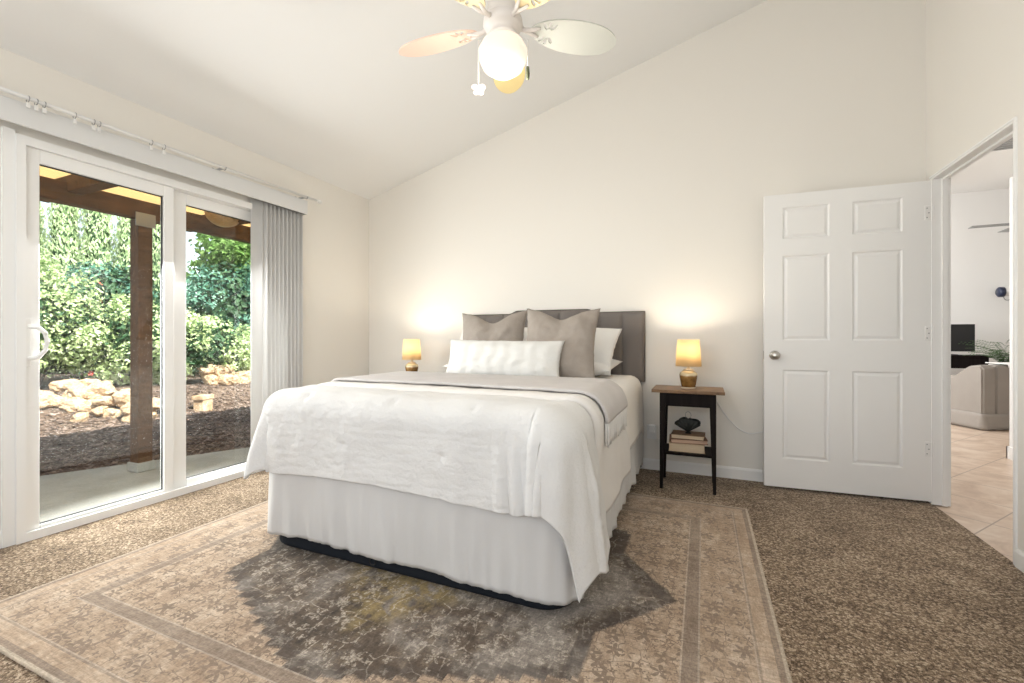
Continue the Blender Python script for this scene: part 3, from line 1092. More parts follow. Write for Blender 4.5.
# ------------------------------------------------------------------ pillows
def pillow(name, label, cat, w, h, t, mat, loc, lean, rz=0.0, roll=0.0, chop=0.0, concave=0.10, seed=0, wr=0.004, group=None, ears=1.0, crease=0):
    bm = bmesh.new()
    N = 42
    def pt(u, v, side):
        uu, vv = 2 * u - 1, 2 * v - 1
        px = w / 2 * uu * (1 - concave * (1 - vv * vv) * abs(uu) ** 2)
        pz = h / 2 * vv * (1 - concave * (1 - uu * uu) * abs(vv) ** 2)
        pr = max(0.0, (1 - abs(uu) ** 2.6)) ** 0.62 * max(0.0, (1 - abs(vv) ** 2.6)) ** 0.62
        if chop:
            pz -= chop * math.exp(-(uu / 0.42) ** 2) * max(0.0, (vv + 0.2) / 1.2) ** 1.2
            pr *= 1 - 0.35 * math.exp(-(uu / 0.3) ** 2) * max(0, vv)
        ed = (1 - abs(uu) ** 6) * (1 - abs(vv) ** 6)
        wv = wr * (1.6 * nz(uu * 2.2 + seed, vv * 2.2, side * 3) + 0.8 * nz(uu * 6 + seed, vv * 5, side * 5)) * ed
        if crease:
            wv += 0.006 * ed * math.sin(uu * crease + 2.5 * nz(vv * 1.5, uu * 2, seed)) * (0.4 + 0.6 * abs(nz(uu * 3, vv * 2, seed + 4)) * 2)
        rag = 0.004 * nz(uu * 9 + seed, vv * 9, 1) * (1 - ed)
        return Vector((px + rag, (-1 if side == 0 else 1) * (t / 2 * pr + (wv if pr > 0 else 0)), pz + rag))
    for side in (0, 1):
        vs = [[bm.verts.new(pt(i / N, j / N, side)) for j in range(N + 1)] for i in range(N + 1)]
        for i in range(N):
            for j in range(N):
                q = [vs[i][j], vs[i + 1][j], vs[i + 1][j + 1], vs[i][j + 1]]
                bm.faces.new(q if side == 0 else q[::-1])
    bmesh.ops.remove_doubles(bm, verts=bm.verts[:], dist=5e-4)
    bmesh.ops.recalc_face_normals(bm, faces=bm.faces[:])
    o = obj(name, bm, mat, smooth=True)
    o.location = loc
    o.rotation_euler = (lean, roll, rz)
    return tag(o, label, cat, group)

PG = 'white sleeping pillows against the headboard'
pillow('sleeping_pillow', 'white pillow lying flat under another, right side near the headboard', 'pillow', 0.72, 0.46, 0.16, 'white_pillow', (-0.945, 3.36, BZ + 0.095), R_(-84), R_(-2), group=PG, seed=3, concave=0.07)
pillow('sleeping_pillow', 'white pillow leaning on the headboard behind the right taupe cushion', 'pillow', 0.72, 0.46, 0.17, 'white_pillow', (-0.945, 3.36, BZ + 0.225), R_(-42), R_(-3), roll=R_(3), group=PG, seed=8, concave=0.06)
pillow('sleeping_pillow', 'white pillow lying flat under another, left side near the headboard', 'pillow', 0.72, 0.46, 0.16, 'white_pillow', (-1.61, 3.36, BZ + 0.095), R_(-84), R_(2), group=PG, seed=13, concave=0.07)
pillow('sleeping_pillow', 'white pillow leaning on the headboard behind the left taupe cushion', 'pillow', 0.72, 0.46, 0.17, 'white_pillow', (-1.61, 3.36, BZ + 0.225), R_(-42), R_(3), group=PG, seed=18, concave=0.06)
EG = 'taupe square cushions'
p1 = pillow('square_cushion', 'left square taupe linen cushion standing before the headboard', 'cushion', 0.53, 0.53, 0.20, 'taupe', (-1.465, 3.04, BZ + 0.262), R_(-20), R_(10), roll=R_(-2), chop=0.075, group=EG, seed=21, concave=0.10, wr=0.010)
p2 = pillow('square_cushion', 'right square taupe linen cushion with a small dark tag', 'cushion', 0.53, 0.53, 0.20, 'taupe', (-0.905, 2.94, BZ + 0.262), R_(-18), R_(4), roll=R_(1), chop=0.06, group=EG, seed=31, concave=0.10, wr=0.010)
bm = rbox(0.13, 0.165, -0.018, -0.012, -0.222, -0.212, 0.001, 1)
obj('care_tag', bm, 'black', p2)
pillow('lumbar_cushion', 'long white textured lumbar cushion in front of the taupe cushions', 'cushion', 0.85, 0.30, 0.16, 'lumbar', (-1.255, 2.75, BZ + 0.15), R_(-20), R_(2), roll=R_(0.5), group=None, seed=41, concave=0.05, crease=26)

# ------------------------------------------------------------------ nightstands
def nightstand(label):
    t = thing('nightstand', label, 'nightstand', (-0.097, 3.41, 0), group='black nightstands with walnut tops')
    obj('tabletop', rbox(-0.232, 0.232, -0.178, 0.155, 0.672, 0.693, 0.003), 'walnut', t)
    bm = bmesh.new()
    for q in ((-0.155, 0.155, -0.135, -0.118), (-0.155, 0.155, 0.118, 0.135), (-0.172, -0.155, -0.115, 0.115), (0.155, 0.172, -0.115, 0.115)):
        box(bm, *q, 0.578, 0.672)
    obj('apron', bm, 'black_wood', t)
    for sx in (-1, 1):
        for sy in (-1, 1):
            bm = bmesh.new()
            xo, yo = sx * 0.180, sy * 0.143
            def sq(s, z): return [bm.verts.new((xo - sx * a, yo - sy * b, z)) for a, b in ((0, 0), (s, 0), (s, s), (0, s))]
            a, b, c = sq(0.020, 0.0), sq(0.038, 0.578), sq(0.038, 0.672)
            for p, q in ((a, b), (b, c)):
                for i in range(4): bm.faces.new((p[i], p[(i + 1) % 4], q[(i + 1) % 4], q[i]))
            bm.faces.new(a[::-1]); bm.faces.new(c)
            bmesh.ops.recalc_face_normals(bm, faces=bm.faces[:])
            obj('leg', bm, 'black_wood', t)
    obj('shelf', rbox(-0.168, 0.168, -0.135, 0.135, 0.240, 0.258, 0.002, 1), 'black_wood', t)
    return t
ns = nightstand('black tapered-leg nightstand with brown top right of the bed')
ns2 = copy_tree(ns)
ns2.location = (-2.45, 3.41, 0)
ns2['label'] = 'black nightstand half hidden left of the bed under the far lamp'

def table_lamp(label):
    t = thing('table_lamp', label, 'lamp', (-0.093, 3.385, 0.6935), group='small bronze table lamps with cream shades')
    bm = bmesh.new()
    lathe(bm, [(0.0, 0.012), (0.046, 0.012), (0.050, 0.03), (0.058, 0.075), (0.0605, 0.098), (0.055, 0.112), (0.040, 0.122), (0.030, 0.126), (0.0, 0.126)], 40)
    obj('base', bm, 'glaze', t, smooth=True)
    bm = bmesh.new()
    lathe(bm, [(0.0, 0.0), (0.044, 0.0), (0.047, 0.004), (0.047, 0.010), (0.044, 0.013), (0.0, 0.013)], 36)
    obj('foot', bm, 'lamp_foot', t, smooth=False)
    bm = bmesh.new()
    lathe(bm, [(0.0, 0.125), (0.034, 0.125), (0.036, 0.130), (0.033, 0.135), (0.012, 0.138), (0.008, 0.15), (0.008, 0.20), (0.0, 0.20)], 24)
    obj('neck', bm, 'lamp_foot', t, smooth=True)
    bm = bmesh.new()
    lathe(bm, [(0.086, 0.158), (0.073, 0.345), (0.0712, 0.345), (0.0842, 0.158)], 48)
    for f in [f for f in bm.faces if len(f.verts) > 4]: bm.faces.remove(f)
    n_ = len(bm.verts)
    ed = [e_ for e_ in bm.edges if e_.is_boundary and e_.verts[0].co.z < 0.2]
    bmesh.ops.bridge_loops(bm, edges=ed)
    obj('lamp_shade', bm, 'shade', t, smooth=True)
    bm = bmesh.new()
    lathe(bm, [(0.0, 0.20), (0.012, 0.20), (0.014, 0.215), (0.024, 0.24), (0.027, 0.258), (0.022, 0.276), (0.010, 0.286), (0.0, 0.288)], 20)
    obj('bulb', bm, 'bulb', t, smooth=True)
    l = lamp('bulb_light', 'POINT', (0, 0, 0.315), 5.5, (1.0, 0.88, 0.70), radius=0.02)
    l.parent = t
    return t
tl = table_lamp('lit bronze lamp with cream shade on the nightstand right of the bed')
tl2 = copy_tree(tl)
tl2.location = (-2.45, 3.385, 0.6935)
tl2['label'] = 'lit bronze lamp with cream shade left of the bed'

# books on the lower shelf
def book(name, label, w, d, h, loc, rz, cover, mat_pages, round_=0.0):
    t = thing(name, label, 'book', loc, rz, group='old books on the nightstand shelf')
    bm = bmesh.new()
    box(bm, -w / 2, w / 2, -d / 2, d / 2, 0, 0.003)
    box(bm, -w / 2, w / 2, -d / 2, d / 2, h - 0.003, h)
    box(bm, -w / 2, w / 2, d / 2 - 0.003, d / 2, 0.003, h - 0.003)
    obj('cover', bm, cover, t)
    obj('pages', bbox(-w / 2 + 0.004, w / 2 - 0.004, -d / 2 + 0.004, d / 2 - 0.003, 0.003, h - 0.003), mat_pages, t)
    return t
def flat_mat(key, c, rough=0.7):
    m = M(key, c, rough)
    w = m.noise(60, 3)
    m.color(m.ramp(w, [(0.3, tuple(q * 0.8 for q in c)), (0.7, tuple(min(1, q * 1.12) for q in c))]))
    m.bump(w, 0.1, 0.001)
    MAT[key] = m.m
def page_mat(key, c):
    m = M(key, c, 0.9, spec=0.1)
    w = m.noise(1, 2, vec=m.mapping((3, 3, 900)))
    m.color(m.ramp(w, [(0.3, tuple(q * 0.72 for q in c)), (0.6, c)]))
    MAT[key] = m.m
flat_mat('tan_cover', (0.50, 0.37, 0.25)); flat_mat('brown_cover', (0.20, 0.10, 0.06)); flat_mat('dark_cover', (0.16, 0.09, 0.05))
page_mat('cream_pages', (0.62, 0.50, 0.36)); page_mat('pink_pages', (0.60, 0.42, 0.31))
# thick pale block at the bottom
book('book', 'thick pale book at the bottom of the nightstand shelf stack', 0.235, 0.17, 0.058, (-0.105, 3.39, 0.2585), R_(1), 'tan_cover', 'cream_pages')
book('book', 'brown covered book in the middle of the nightstand shelf stack', 0.24, 0.165, 0.028, (-0.095, 3.395, 0.317), R_(7), 'brown_cover', 'pink_pages')
book('book', 'dark brown book on top of the nightstand shelf stack', 0.215, 0.16, 0.030, (-0.095, 3.395, 0.3455), R_(-3), 'dark_cover', 'cream_pages')

# dark ginkgo shaped ornament with a ring
m = M('dark_bronze_leaf', (0.012, 0.013, 0.011), 0.4, 0.6)
m.bump(m.noise(60, 3), 0.3, 0.002)
MAT['bronze_dark'] = m.m
orn = thing('leaf_ornament', 'dark metal fan-shaped leaf ornament with a ring on the books', 'ornament', (-0.095, 3.385, 0.3765))
bm = bmesh.new()
def leaf_r(a):
    lob = 0.072 + 0.012 * abs(math.sin(2.5 * a)) - 0.016 * math.exp(-((a - PI / 2) / 0.10) ** 2)
    return lob
def orn_fn(side):
    def fn(u, v):
        a = R_(-6) + R_(192) * u
        rr = leaf_r(a) * v
        px = rr * math.cos(a) * 1.08
        pz = 0.064 + rr * math.sin(a) * 0.62 - (0.0 if math.sin(a) > 0 else 0.0)
        # taper to the stem below
        pz -= (1 - v) * 0.052
        th_ = 0.020 * math.sqrt(max(0.0, 1 - v * v)) + 0.0015 + 0.004 * math.sin(a * 14) * v * (1 - v) * 2
        return (px, (-1 if side else 1) * th_, pz)
    return fn
b1 = grid_bm(49, 12, orn_fn(0)); b2 = grid_bm(49, 12, orn_fn(1))
me = bpy.data.meshes.new('t'); b2.to_mesh(me); b2.free(); b1.from_mesh(me); bpy.data.meshes.remove(me)
be = [e_ for e_ in b1.edges if e_.is_boundary]
bmesh.ops.remove_doubles(b1, verts=b1.verts[:], dist=0.0008)
ed = [e_ for e_ in b1.edges if e_.is_boundary]
bmesh.ops.holes_fill(b1, edges=ed, sides=0)
bmesh.ops.recalc_face_normals(b1, faces=b1.faces[:])
obj('leaf', b1, 'bronze_dark', orn, smooth=True)
bm = bmesh.new()
lathe(bm, [(0.0, 0.0), (0.022, 0.0), (0.023, 0.004), (0.012, 0.010), (0.008, 0.020), (0.012, 0.03), (0.0, 0.034)], 20)
obj('foot', bm, 'bronze_dark', orn, smooth=True)
bm = bmesh.new()
tube(bm, [(0.019 * math.cos(a), 0, 0.128 + 0.024 * math.sin(a)) for a in [2 * PI * k / 24 for k in range(25)]], 0.0024, 8)
obj('ring', bm, 'grey_metal', orn, smooth=True)

# lamp cord on the wall, and the plug adapter beside the bed
bm = bmesh.new()
pts = [(0.05, 3.55, 0.672), (0.085, 3.63, 0.60), (0.12, 3.70, 0.53), (0.15, 3.709, 0.48), (0.19, 3.709, 0.43), (0.235, 3.709, 0.385), (0.28, 3.709, 0.355), (0.32, 3.709, 0.345), (0.36, 3.709, 0.352), (0.42, 3.709, 0.37), (0.52, 3.709, 0.40)]
def catmull(P, n=8):
    P = [Vector(p) for p in P]
    out = []
    for i in range(len(P) - 1):
        a, b, c, d = P[max(i - 1, 0)], P[i], P[i + 1], P[min(i + 2, len(P) - 1)]
        for k in range(n):
            t = k / n
            out.append(0.5 * ((2 * b) + (c - a) * t + (2 * a - 5 * b + 4 * c - d) * t * t + (3 * b - a - 3 * c + d) * t ** 3))
    out.append(P[-1])
    return out
tube(bm, catmull(pts), 0.0035, 8)
tag(obj('lamp_cord', bm, 'white_metal', smooth=True), 'thin white cord on the wall right of the nightstand', 'cord')
ad = thing('wall_outlet', 'white wall outlet with a plugged-in adapter beside the bed', 'outlet', (-0.375, YB, 0.30))
obj('cover_plate', rbox(-0.036, 0.036, -0.006, 0, -0.058, 0.058, 0.002, 1), 'white_metal', ad)
bm = rbox(-0.022, 0.024, -0.045, -0.006, 0.0, 0.06, 0.006, 2)
obj('adapter', bm, 'vinyl', ad)

# ------------------------------------------------------------------ blinds and curtain rod
m = M('grey_vinyl_slat', (0.80, 0.79, 0.775), 0.5, spec=0.3)
m.bump(m.noise(1, 1, vec=m.mapping((200, 200, 2))), 0.05, 0.001)
m.translucent((0.75, 0.75, 0.74), 0.3)
MAT['slat'] = m.m
vb = thing('vertical_blind', 'grey vertical blinds gathered at the right end of their headrail', 'blinds', (XL, 2.60, 0))
bm = bmesh.new()
box(bm, 0.085, 0.097, -2.35, 0.235, 2.115, 2.232)       # valance face
box(bm, 0.0, 0.085, 0.223, 0.235, 2.115, 2.232)
box(bm, 0.0, 0.085, -2.35, -2.338, 2.115, 2.232)
box(bm, 0.0, 0.085, -2.338, 0.223, 2.222, 2.232)
bmesh.ops.bevel(bm, geom=bm.edges[:], offset=0.002, segments=1, affect='EDGES')
v_ = obj('valance', bm, 'valance', vb)
obj('headrail', rbox(0.02, 0.065, -2.30, 0.215, 2.15, 2.20, 0.003, 1), 'white_metal', vb)
NSL = 11
for k in range(NSL):
    yy = -0.20 + 0.375 * k / (NSL - 1)
    ang = R_(52 + 14 * nz(k * 1.7, 0.3)) if k else R_(70)
    wd = 0.044
    pts = []
    for q in range(-4, 5):
        a = q / 4
        px, py = a * wd, 0.006 * (1 - a * a)
        pts.append((px, py))
    bm = bmesh.new()
    ca, sa = math.cos(ang), math.sin(ang)
    P = [(0.043 + px * ca - py * sa, yy + px * sa + py * ca) for px, py in pts]
    lo = [bm.verts.new((x_, y_, 0.035)) for x_, y_ in P]
    hi = [bm.verts.new((x_, y_, 2.152)) for x_, y_ in P]
    for i in range(len(P) - 1): bm.faces.new((lo[i], lo[i + 1], hi[i + 1], hi[i]))
    s_ = obj('slat', bm, 'slat', vb, smooth=True)
    solid(s_, 0.0014)
# rod
RXX, RZZ = XL + 0.135, 2.247
rod = thing('curtain_rod', 'thin white curtain rod above the blinds', 'curtain rod', (RXX, 1.6, RZZ))
bm = bmesh.new()
tube(bm, [(0, -1.5, 0), (0, 0, 0), (0, 1.29, 0)], 0.0105, 14)
obj('rod', bm, 'rod_metal', rod, smooth=True)
bm = bmesh.new()
lathe(bm, [(0.0, 1.29), (0.011, 1.29), (0.011, 1.30), (0.007, 1.305), (0.014, 1.315), (0.018, 1.328), (0.014, 1.341), (0.0, 1.347)], 18, 'Y')
obj('finial', bm, 'white_metal', rod, smooth=True)
for by_ in (0.93, 2.085, 2.79):
    bm = bmesh.new()
    y_ = by_ - 1.6
    lathe(bm, [(0.0, -0.132), (0.022, -0.132), (0.022, -0.128), (0.008, -0.124), (0.008, -0.012), (0.0, -0.012)], 14, 'X', (0, y_, 0))
    tube(bm, [(0.0135 * math.cos(a), y_, 0.0135 * math.sin(a)) for a in [R_(-200 + 220 * k / 12) for k in range(13)]], 0.004, 6)
    obj('bracket', bm, 'grey_metal', rod, smooth=True)
def ring():
    t = thing('curtain_ring', 'small white curtain ring with a hanging clip', 'curtain ring', (RXX, 1.0, RZZ), group='empty curtain rings on the rod')
    bm = bmesh.new()
    tube(bm, [(0.0165 * math.cos(a), 0.001 * math.sin(a), -0.005 + 0.0155 * math.sin(a)) for a in [2 * PI * k / 20 for k in range(21)]], 0.0022, 7)
    obj('loop', bm, 'grey_metal', t, smooth=True)
    bm = rbox(-0.005, 0.005, -0.007, 0.007, -0.048, -0.022, 0.0025, 2)
    obj('clip', bm, 'white_metal', t)
    return t
ring0 = ring()
ys = [1.09, 1.12, 1.15, 1.27, 1.35, 1.375, 1.63, 1.70]
lab = ['leftmost of three curtain rings at the left end of the rod', 'middle of three curtain rings at the left end of the rod',
       'rightmost of three curtain rings at the left end of the rod', 'single curtain ring between the group of three and the close pair',
       'left one of the close pair of curtain rings', 'right one of the close pair of curtain rings',
       'left one of two spaced curtain rings left of the middle bracket', 'right one of two spaced curtain rings left of the middle bracket']
for k, y_ in enumerate(ys):
    o = ring0 if k == 0 else copy_tree(ring0)
    o.location = (RXX, y_, RZZ)
    o.rotation_euler = (0, 0, R_(8 * nz(k * 2.3, 1)))
    o['label'] = lab[k]

# ------------------------------------------------------------------ ceiling fan
FX, FY = -0.798, 1.762
FZ = 2.395
fan = thing('ceiling_fan', 'white ceiling fan with pastel blades and a lit globe', 'ceiling fan', (FX, FY, ceil_z(FX)))
fz = FZ - ceil_z(FX)          # blade height in local coordinates
bm = bmesh.new()
lathe(bm, [(0.0, 0.03), (0.066, 0.03), (0.066, -0.03), (0.05, -0.07), (0.02, -0.085), (0.0135, -0.09), (0.0135, fz + 0.19), (0.0, fz + 0.19)], 28)
obj('downrod', bm, 'white_metal', fan, smooth=True)
m = M('fan_white', (0.84, 0.79, 0.75), 0.45, spec=0.3)
m.bump(m.noise(50, 1), 0.03, 0.001)
MAT['fan_white'] = m.m
bm = bmesh.new()
lathe(bm, [(0.0, fz + 0.19), (0.03, fz + 0.19), (0.05, fz + 0.175), (0.064, fz + 0.15), (0.066, fz + 0.075), (0.062, fz + 0.055), (0.066, fz + 0.045), (0.084, fz + 0.035), (0.087, fz + 0.012), (0.078, fz - 0.004), (0.062, fz - 0.012), (0.058, fz - 0.03), (0.066, fz - 0.036), (0.064, fz - 0.048), (0.0, fz - 0.048)], 40)
obj('motor_housing', bm, 'fan_white', fan, smooth=True)
bm = bmesh.new()
lathe(bm, [(0.0, fz - 0.04), (0.050, fz - 0.04), (0.055, fz - 0.048), (0.088, fz - 0.066), (0.106, fz - 0.10), (0.104, fz - 0.135), (0.086, fz - 0.172), (0.05, fz - 0.198), (0.0, fz - 0.206)], 40)
obj('light_globe', bm, 'globe', fan, smooth=True)
gl_l = lamp('globe_light', 'POINT', (0, 0, fz - 0.33), 9, (1.0, 0.93, 0.82), radius=0.1)
gl_l.parent = fan
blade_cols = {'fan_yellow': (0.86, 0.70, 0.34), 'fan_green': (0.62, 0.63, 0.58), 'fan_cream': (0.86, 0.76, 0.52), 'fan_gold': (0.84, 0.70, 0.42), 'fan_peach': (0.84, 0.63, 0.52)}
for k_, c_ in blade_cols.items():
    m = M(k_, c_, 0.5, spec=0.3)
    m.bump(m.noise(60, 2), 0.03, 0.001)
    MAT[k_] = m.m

def blade_outline(t):      # half width of the leaf-shaped blade, t 0..1 from root to tip
    return 0.092 * max(0.0, 1 - abs(2 * t - 1.0) ** 2.3) ** 0.55 * (0.82 + 0.18 * t)
def petal_hole(cx, cy, a, ln, wd, n=10):
    pts = []
    for k in range(n):
        q = 2 * PI * k / n
        px, py = ln * math.cos(q), wd * math.sin(q)
        pts.append((cx + px * math.cos(a) - py * math.sin(a), cy + px * math.sin(a) + py * math.cos(a)))
    return pts
def make_blade(mat, ang, label):
    r0, r1 = 0.125, 0.535
    out = []
    n = 40
    for i in range(n + 1):
        t = i / n
        t = 0.5 - 0.5 * math.cos(PI * t)
        out.append((r0 + (r1 - r0) * t, blade_outline(t)))
    loop = out + [(x_, -y_) for x_, y_ in out[-2:0:-1]]
    holes = []
    cx = 0.20
    for a in (55, 90, 125, -55, -90, -125):
        ar = R_(a)
        holes.append(petal_hole(cx + 0.034 * math.cos(ar) + 0.005, 0.034 * math.sin(ar) * 1.15, ar, 0.019, 0.0075))
    # triangulated face with cut-outs
    bm = bmesh.new()
    edges = []
    for lp in [loop] + holes:
        vs = [bm.verts.new((x_, y_, 0)) for x_, y_ in lp]
        for i in range(len(vs)): edges.append(bm.edges.new((vs[i], vs[(i + 1) % len(vs)])))
    bmesh.ops.triangle_fill(bm, use_beauty=True, use_dissolve=False, edges=edges)
    # drop faces filling holes
    hc = [(sum(p[0] for p in h) / len(h), sum(p[1] for p in h) / len(h)) for h in holes]
    def inside(px, py, poly):
        c = False
        j = len(poly) - 1
        for i in range(len(poly)):
            (xi, yi), (xj, yj) = poly[i], poly[j]
            if (yi > py) != (yj > py) and px < (xj - xi) * (py - yi) / (yj - yi) + xi: c = not c
            j = i
        return c
    kill = [f for f in bm.faces if any(inside(f.calc_center_median().x, f.calc_center_median().y, h) for h in holes)]
    bmesh.ops.delete(bm, geom=kill, context='FACES_ONLY')
    bmesh.ops.recalc_face_normals(bm, faces=bm.faces[:])
    r = bmesh.ops.extrude_face_region(bm, geom=bm.faces[:])
    bmesh.ops.translate(bm, verts=[v for v in r['geom'] if isinstance(v, bmesh.types.BMVert)], vec=(0, 0, 0.007))
    bmesh.ops.recalc_face_normals(bm, faces=bm.faces[:])
    b = obj('blade', bm, mat, fan)
    b['label'] = label
    b.location = (0, 0, fz)
    b.rotation_mode = 'XYZ'
    b.matrix_local = Matrix.Translation((0, 0, fz + 0.012)) @ Matrix.Rotation(ang, 4, 'Z') @ Matrix.Rotation(R_(-13), 4, 'X')
    # blade iron
    bm = bmesh.new()
    tube(bm, [(0.075, 0, 0.004), (0.10, 0.0, -0.004), (0.135, 0.012, -0.007), (0.165, 0.022, -0.004)], [0.012, 0.010, 0.008, 0.006], 8)
    tube(bm, [(0.10, 0.0, -0.004), (0.135, -0.012, -0.007), (0.165, -0.022, -0.004)], [0.010, 0.008, 0.006], 8)
    obj('blade_iron', bm, 'fan_white', b, smooth=True)
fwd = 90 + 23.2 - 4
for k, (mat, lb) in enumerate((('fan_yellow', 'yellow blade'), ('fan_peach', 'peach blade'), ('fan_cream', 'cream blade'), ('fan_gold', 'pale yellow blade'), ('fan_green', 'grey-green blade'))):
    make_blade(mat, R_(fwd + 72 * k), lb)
fx_r = Vector((math.cos(R_(23.2)), math.sin(R_(23.2)), 0))
flat_mat('dark_olive', (0.10, 0.11, 0.06), 0.4)
for off, ln, dark in ((-0.107, 0.215, False), (0.108, 0.135, True)):
    p = fx_r * off
    bm = bmesh.new()
    tube(bm, [(p.x * 0.55, p.y * 0.55, fz - 0.03), (p.x, p.y, fz - 0.05), (p.x, p.y, fz - 0.05 - ln)], 0.0022, 6)
    pc = obj('pull_chain', bm, 'white_metal', fan, smooth=True)
    zc = fz - 0.05 - ln
    bm = bmesh.new()
    if dark:
        lathe(bm, [(0.0, zc + 0.02), (0.006, zc + 0.018), (0.009, zc - 0.01), (0.007, zc - 0.035), (0.0, zc - 0.04)], 12, 'Z', (p.x, p.y, 0))
        obj('fob', bm, 'dark_olive', pc, smooth=True)
    else:     # butterfly fob
        for sx in (-1, 1):
            for (ca, cb, ra, rb) in ((0.016, 0.010, 0.017, 0.013), (0.012, -0.014, 0.012, 0.010)):
                vs = []
                for q in range(14):
                    a = 2 * PI * q / 14
                    vs.append(Vector((p.x, p.y, zc)) + fx_r * (sx * (ca + ra * math.cos(a) * 0.85)) + Vector((0, 0, cb + rb * math.sin(a))))
                dn = Vector((-fx_r.y, fx_r.x, 0)) * 0.002
                A = [bm.verts.new(v + dn) for v in vs]; B = [bm.verts.new(v - dn) for v in vs]
                bm.faces.new(A); bm.faces.new(B[::-1])
                for q in range(14): bm.faces.new((A[q], B[q], B[(q + 1) % 14], A[(q + 1) % 14]))
        tube(bm, [(p.x, p.y, zc - 0.022), (p.x, p.y, zc), (p.x, p.y, zc + 0.02)], 0.0035, 8)
        bmesh.ops.recalc_face_normals(bm, faces=bm.faces[:])
        obj('fob', bm, 'fan_white', pc)

# ------------------------------------------------------------------ living room things seen through the doorway
MAT['slip'] = cloth_mat('beige_slipcover', (0.36, 0.325, 0.29), (0.30, 0.27, 0.24), 300, 0.3, 5)
ac = thing('armchair', 'beige slipcovered armchair seen from behind in the living room', 'armchair', (2.94, 6.79, -0.006), R_(23.2))
prof = [(0.0, 0.16), (0.0, 0.70), (0.02, 0.735), (0.06, 0.745), (0.12, 0.735)]
for k in range(1, 13):
    q = k / 12
    prof.append((0.12 + 0.26 * q, 0.735 - 0.145 * smooth01(q)))
prof += [(0.52, 0.595), (0.68, 0.61), (0.78, 0.605), (0.83, 0.57), (0.84, 0.52), (0.84, 0.16)]
def arm(bm, x0, x1):
    a = [bm.verts.new((x0, y_, z_)) for y_, z_ in prof]
    b = [bm.verts.new((x1, y_, z_)) for y_, z_ in prof]
    bm.faces.new(a); bm.faces.new(b[::-1])
    for i in range(len(prof)):
        bm.faces.new((a[i], b[i], b[(i + 1) % len(prof)], a[(i + 1) % len(prof)]))
bm = bmesh.new()
arm(bm, 0.0, 0.15); arm(bm, 0.70, 0.85)
box(bm, 0.15, 0.70, 0.0, 0.17, 0.16, 0.742)
box(bm, 0.15, 0.70, 0.17, 0.80, 0.16, 0.30)
bmesh.ops.recalc_face_normals(bm, faces=bm.faces[:])
ed = [e_ for e_ in bm.edges if len(e_.link_faces) == 2 and e_.calc_face_angle(0) > 0.6]
bmesh.ops.bevel(bm, geom=ed, offset=0.018, segments=3, affect='EDGES')
obj('body', bm, 'slip', ac)
obj('seat_cushion', rbox(0.155, 0.695, 0.175, 0.83, 0.302, 0.46, 0.03, 3), 'slip', ac)
def sk_fn(u, v):
    per = [(0.0, 0.84), (0.0, 0.0), (0.85, 0.0), (0.85, 0.84)]
    L_ = [0.84, 0.85, 0.84]
    s_ = u * sum(L_)
    for k in range(3):
        if s_ <= L_[k] or k == 2:
            q = min(1, s_ / L_[k])
            a, b = per[k], per[k + 1]
            px, py = a[0] + (b[0] - a[0]) * q, a[1] + (b[1] - a[1]) * q
            nn = ((-1, 0), (0, -1), (1, 0))[k]
            gap = min(q, 1 - q)
            o = 0.006 + 0.022 * v * (0.5 + 0.5 * math.sin(s_ * 30)) * smooth01(1 - gap / 0.12) + 0.018 * v
            return (px + nn[0] * o, py + nn[1] * o, 0.19 - 0.18 * v)
        s_ -= L_[k]
sk2 = obj('skirt', grid_bm(120, 6, sk_fn), 'slip', ac, smooth=True)
solid(sk2, 0.006)
# white cloth over the chair back
def wc_fn(u, v):
    xx = 0.27 + 0.36 * u
    L_ = 0.62 * v
    if L_ < 0.34: p = (xx, -0.024 - 0.004 * math.sin(xx * 40), 0.40 + L_)
    else:
        q = L_ - 0.34
        a = min(q / 0.04, 1) * PI / 2
        p = (xx, -0.012 - 0.012 * math.cos(a) + max(0, q - 0.04) , 0.742 + 0.018 * math.sin(a) + 0.006 * nz(xx * 12, q * 12))
    # the cloth hangs lower on the right
    if L_ < 0.34 and xx < 0.36: p = (p[0], p[1], max(p[2], 0.725))
    return p
wc = obj('white_throw', grid_bm(30, 30, wc_fn), 'fringe', smooth=True, loc=(2.94, 6.79, -0.006))
wc.rotation_euler = (0, 0, R_(23.2))
solid(wc, 0.012)
tag(wc, 'white throw draped over the back of the beige armchair', 'throw')

tv = thing('television', 'black flat television before the far living room wall', 'television', (3.42, 8.95, 0.79))
obj('screen', rbox(-0.36, 0.36, -0.02, 0.02, 0.055, 0.47, 0.004), 'black', tv)
bm = rbox(-0.14, 0.14, -0.09, 0.09, 0.0, 0.012, 0.003, 1)
box(bm, -0.03, 0.03, -0.01, 0.02, 0.012, 0.07)
obj('stand', bm, 'black', tv)
dk_ = thing('console_table', 'black console table under the television', 'table', (3.38, 8.98, -0.006))
obj('tabletop', rbox(-0.56, 0.52, -0.22, 0.22, 0.765, 0.796, 0.003, 1), 'black_wood', dk_)
obj('apron', bbox(-0.53, 0.49, -0.20, 0.20, 0.60, 0.765), 'black_wood', dk_)
for px, py in ((-0.50, -0.18), (0.46, -0.18), (-0.50, 0.18), (0.46, 0.18)):
    obj('leg', bbox(px - 0.025, px + 0.025, py - 0.02, py + 0.02, 0, 0.60), 'black_wood', dk_)

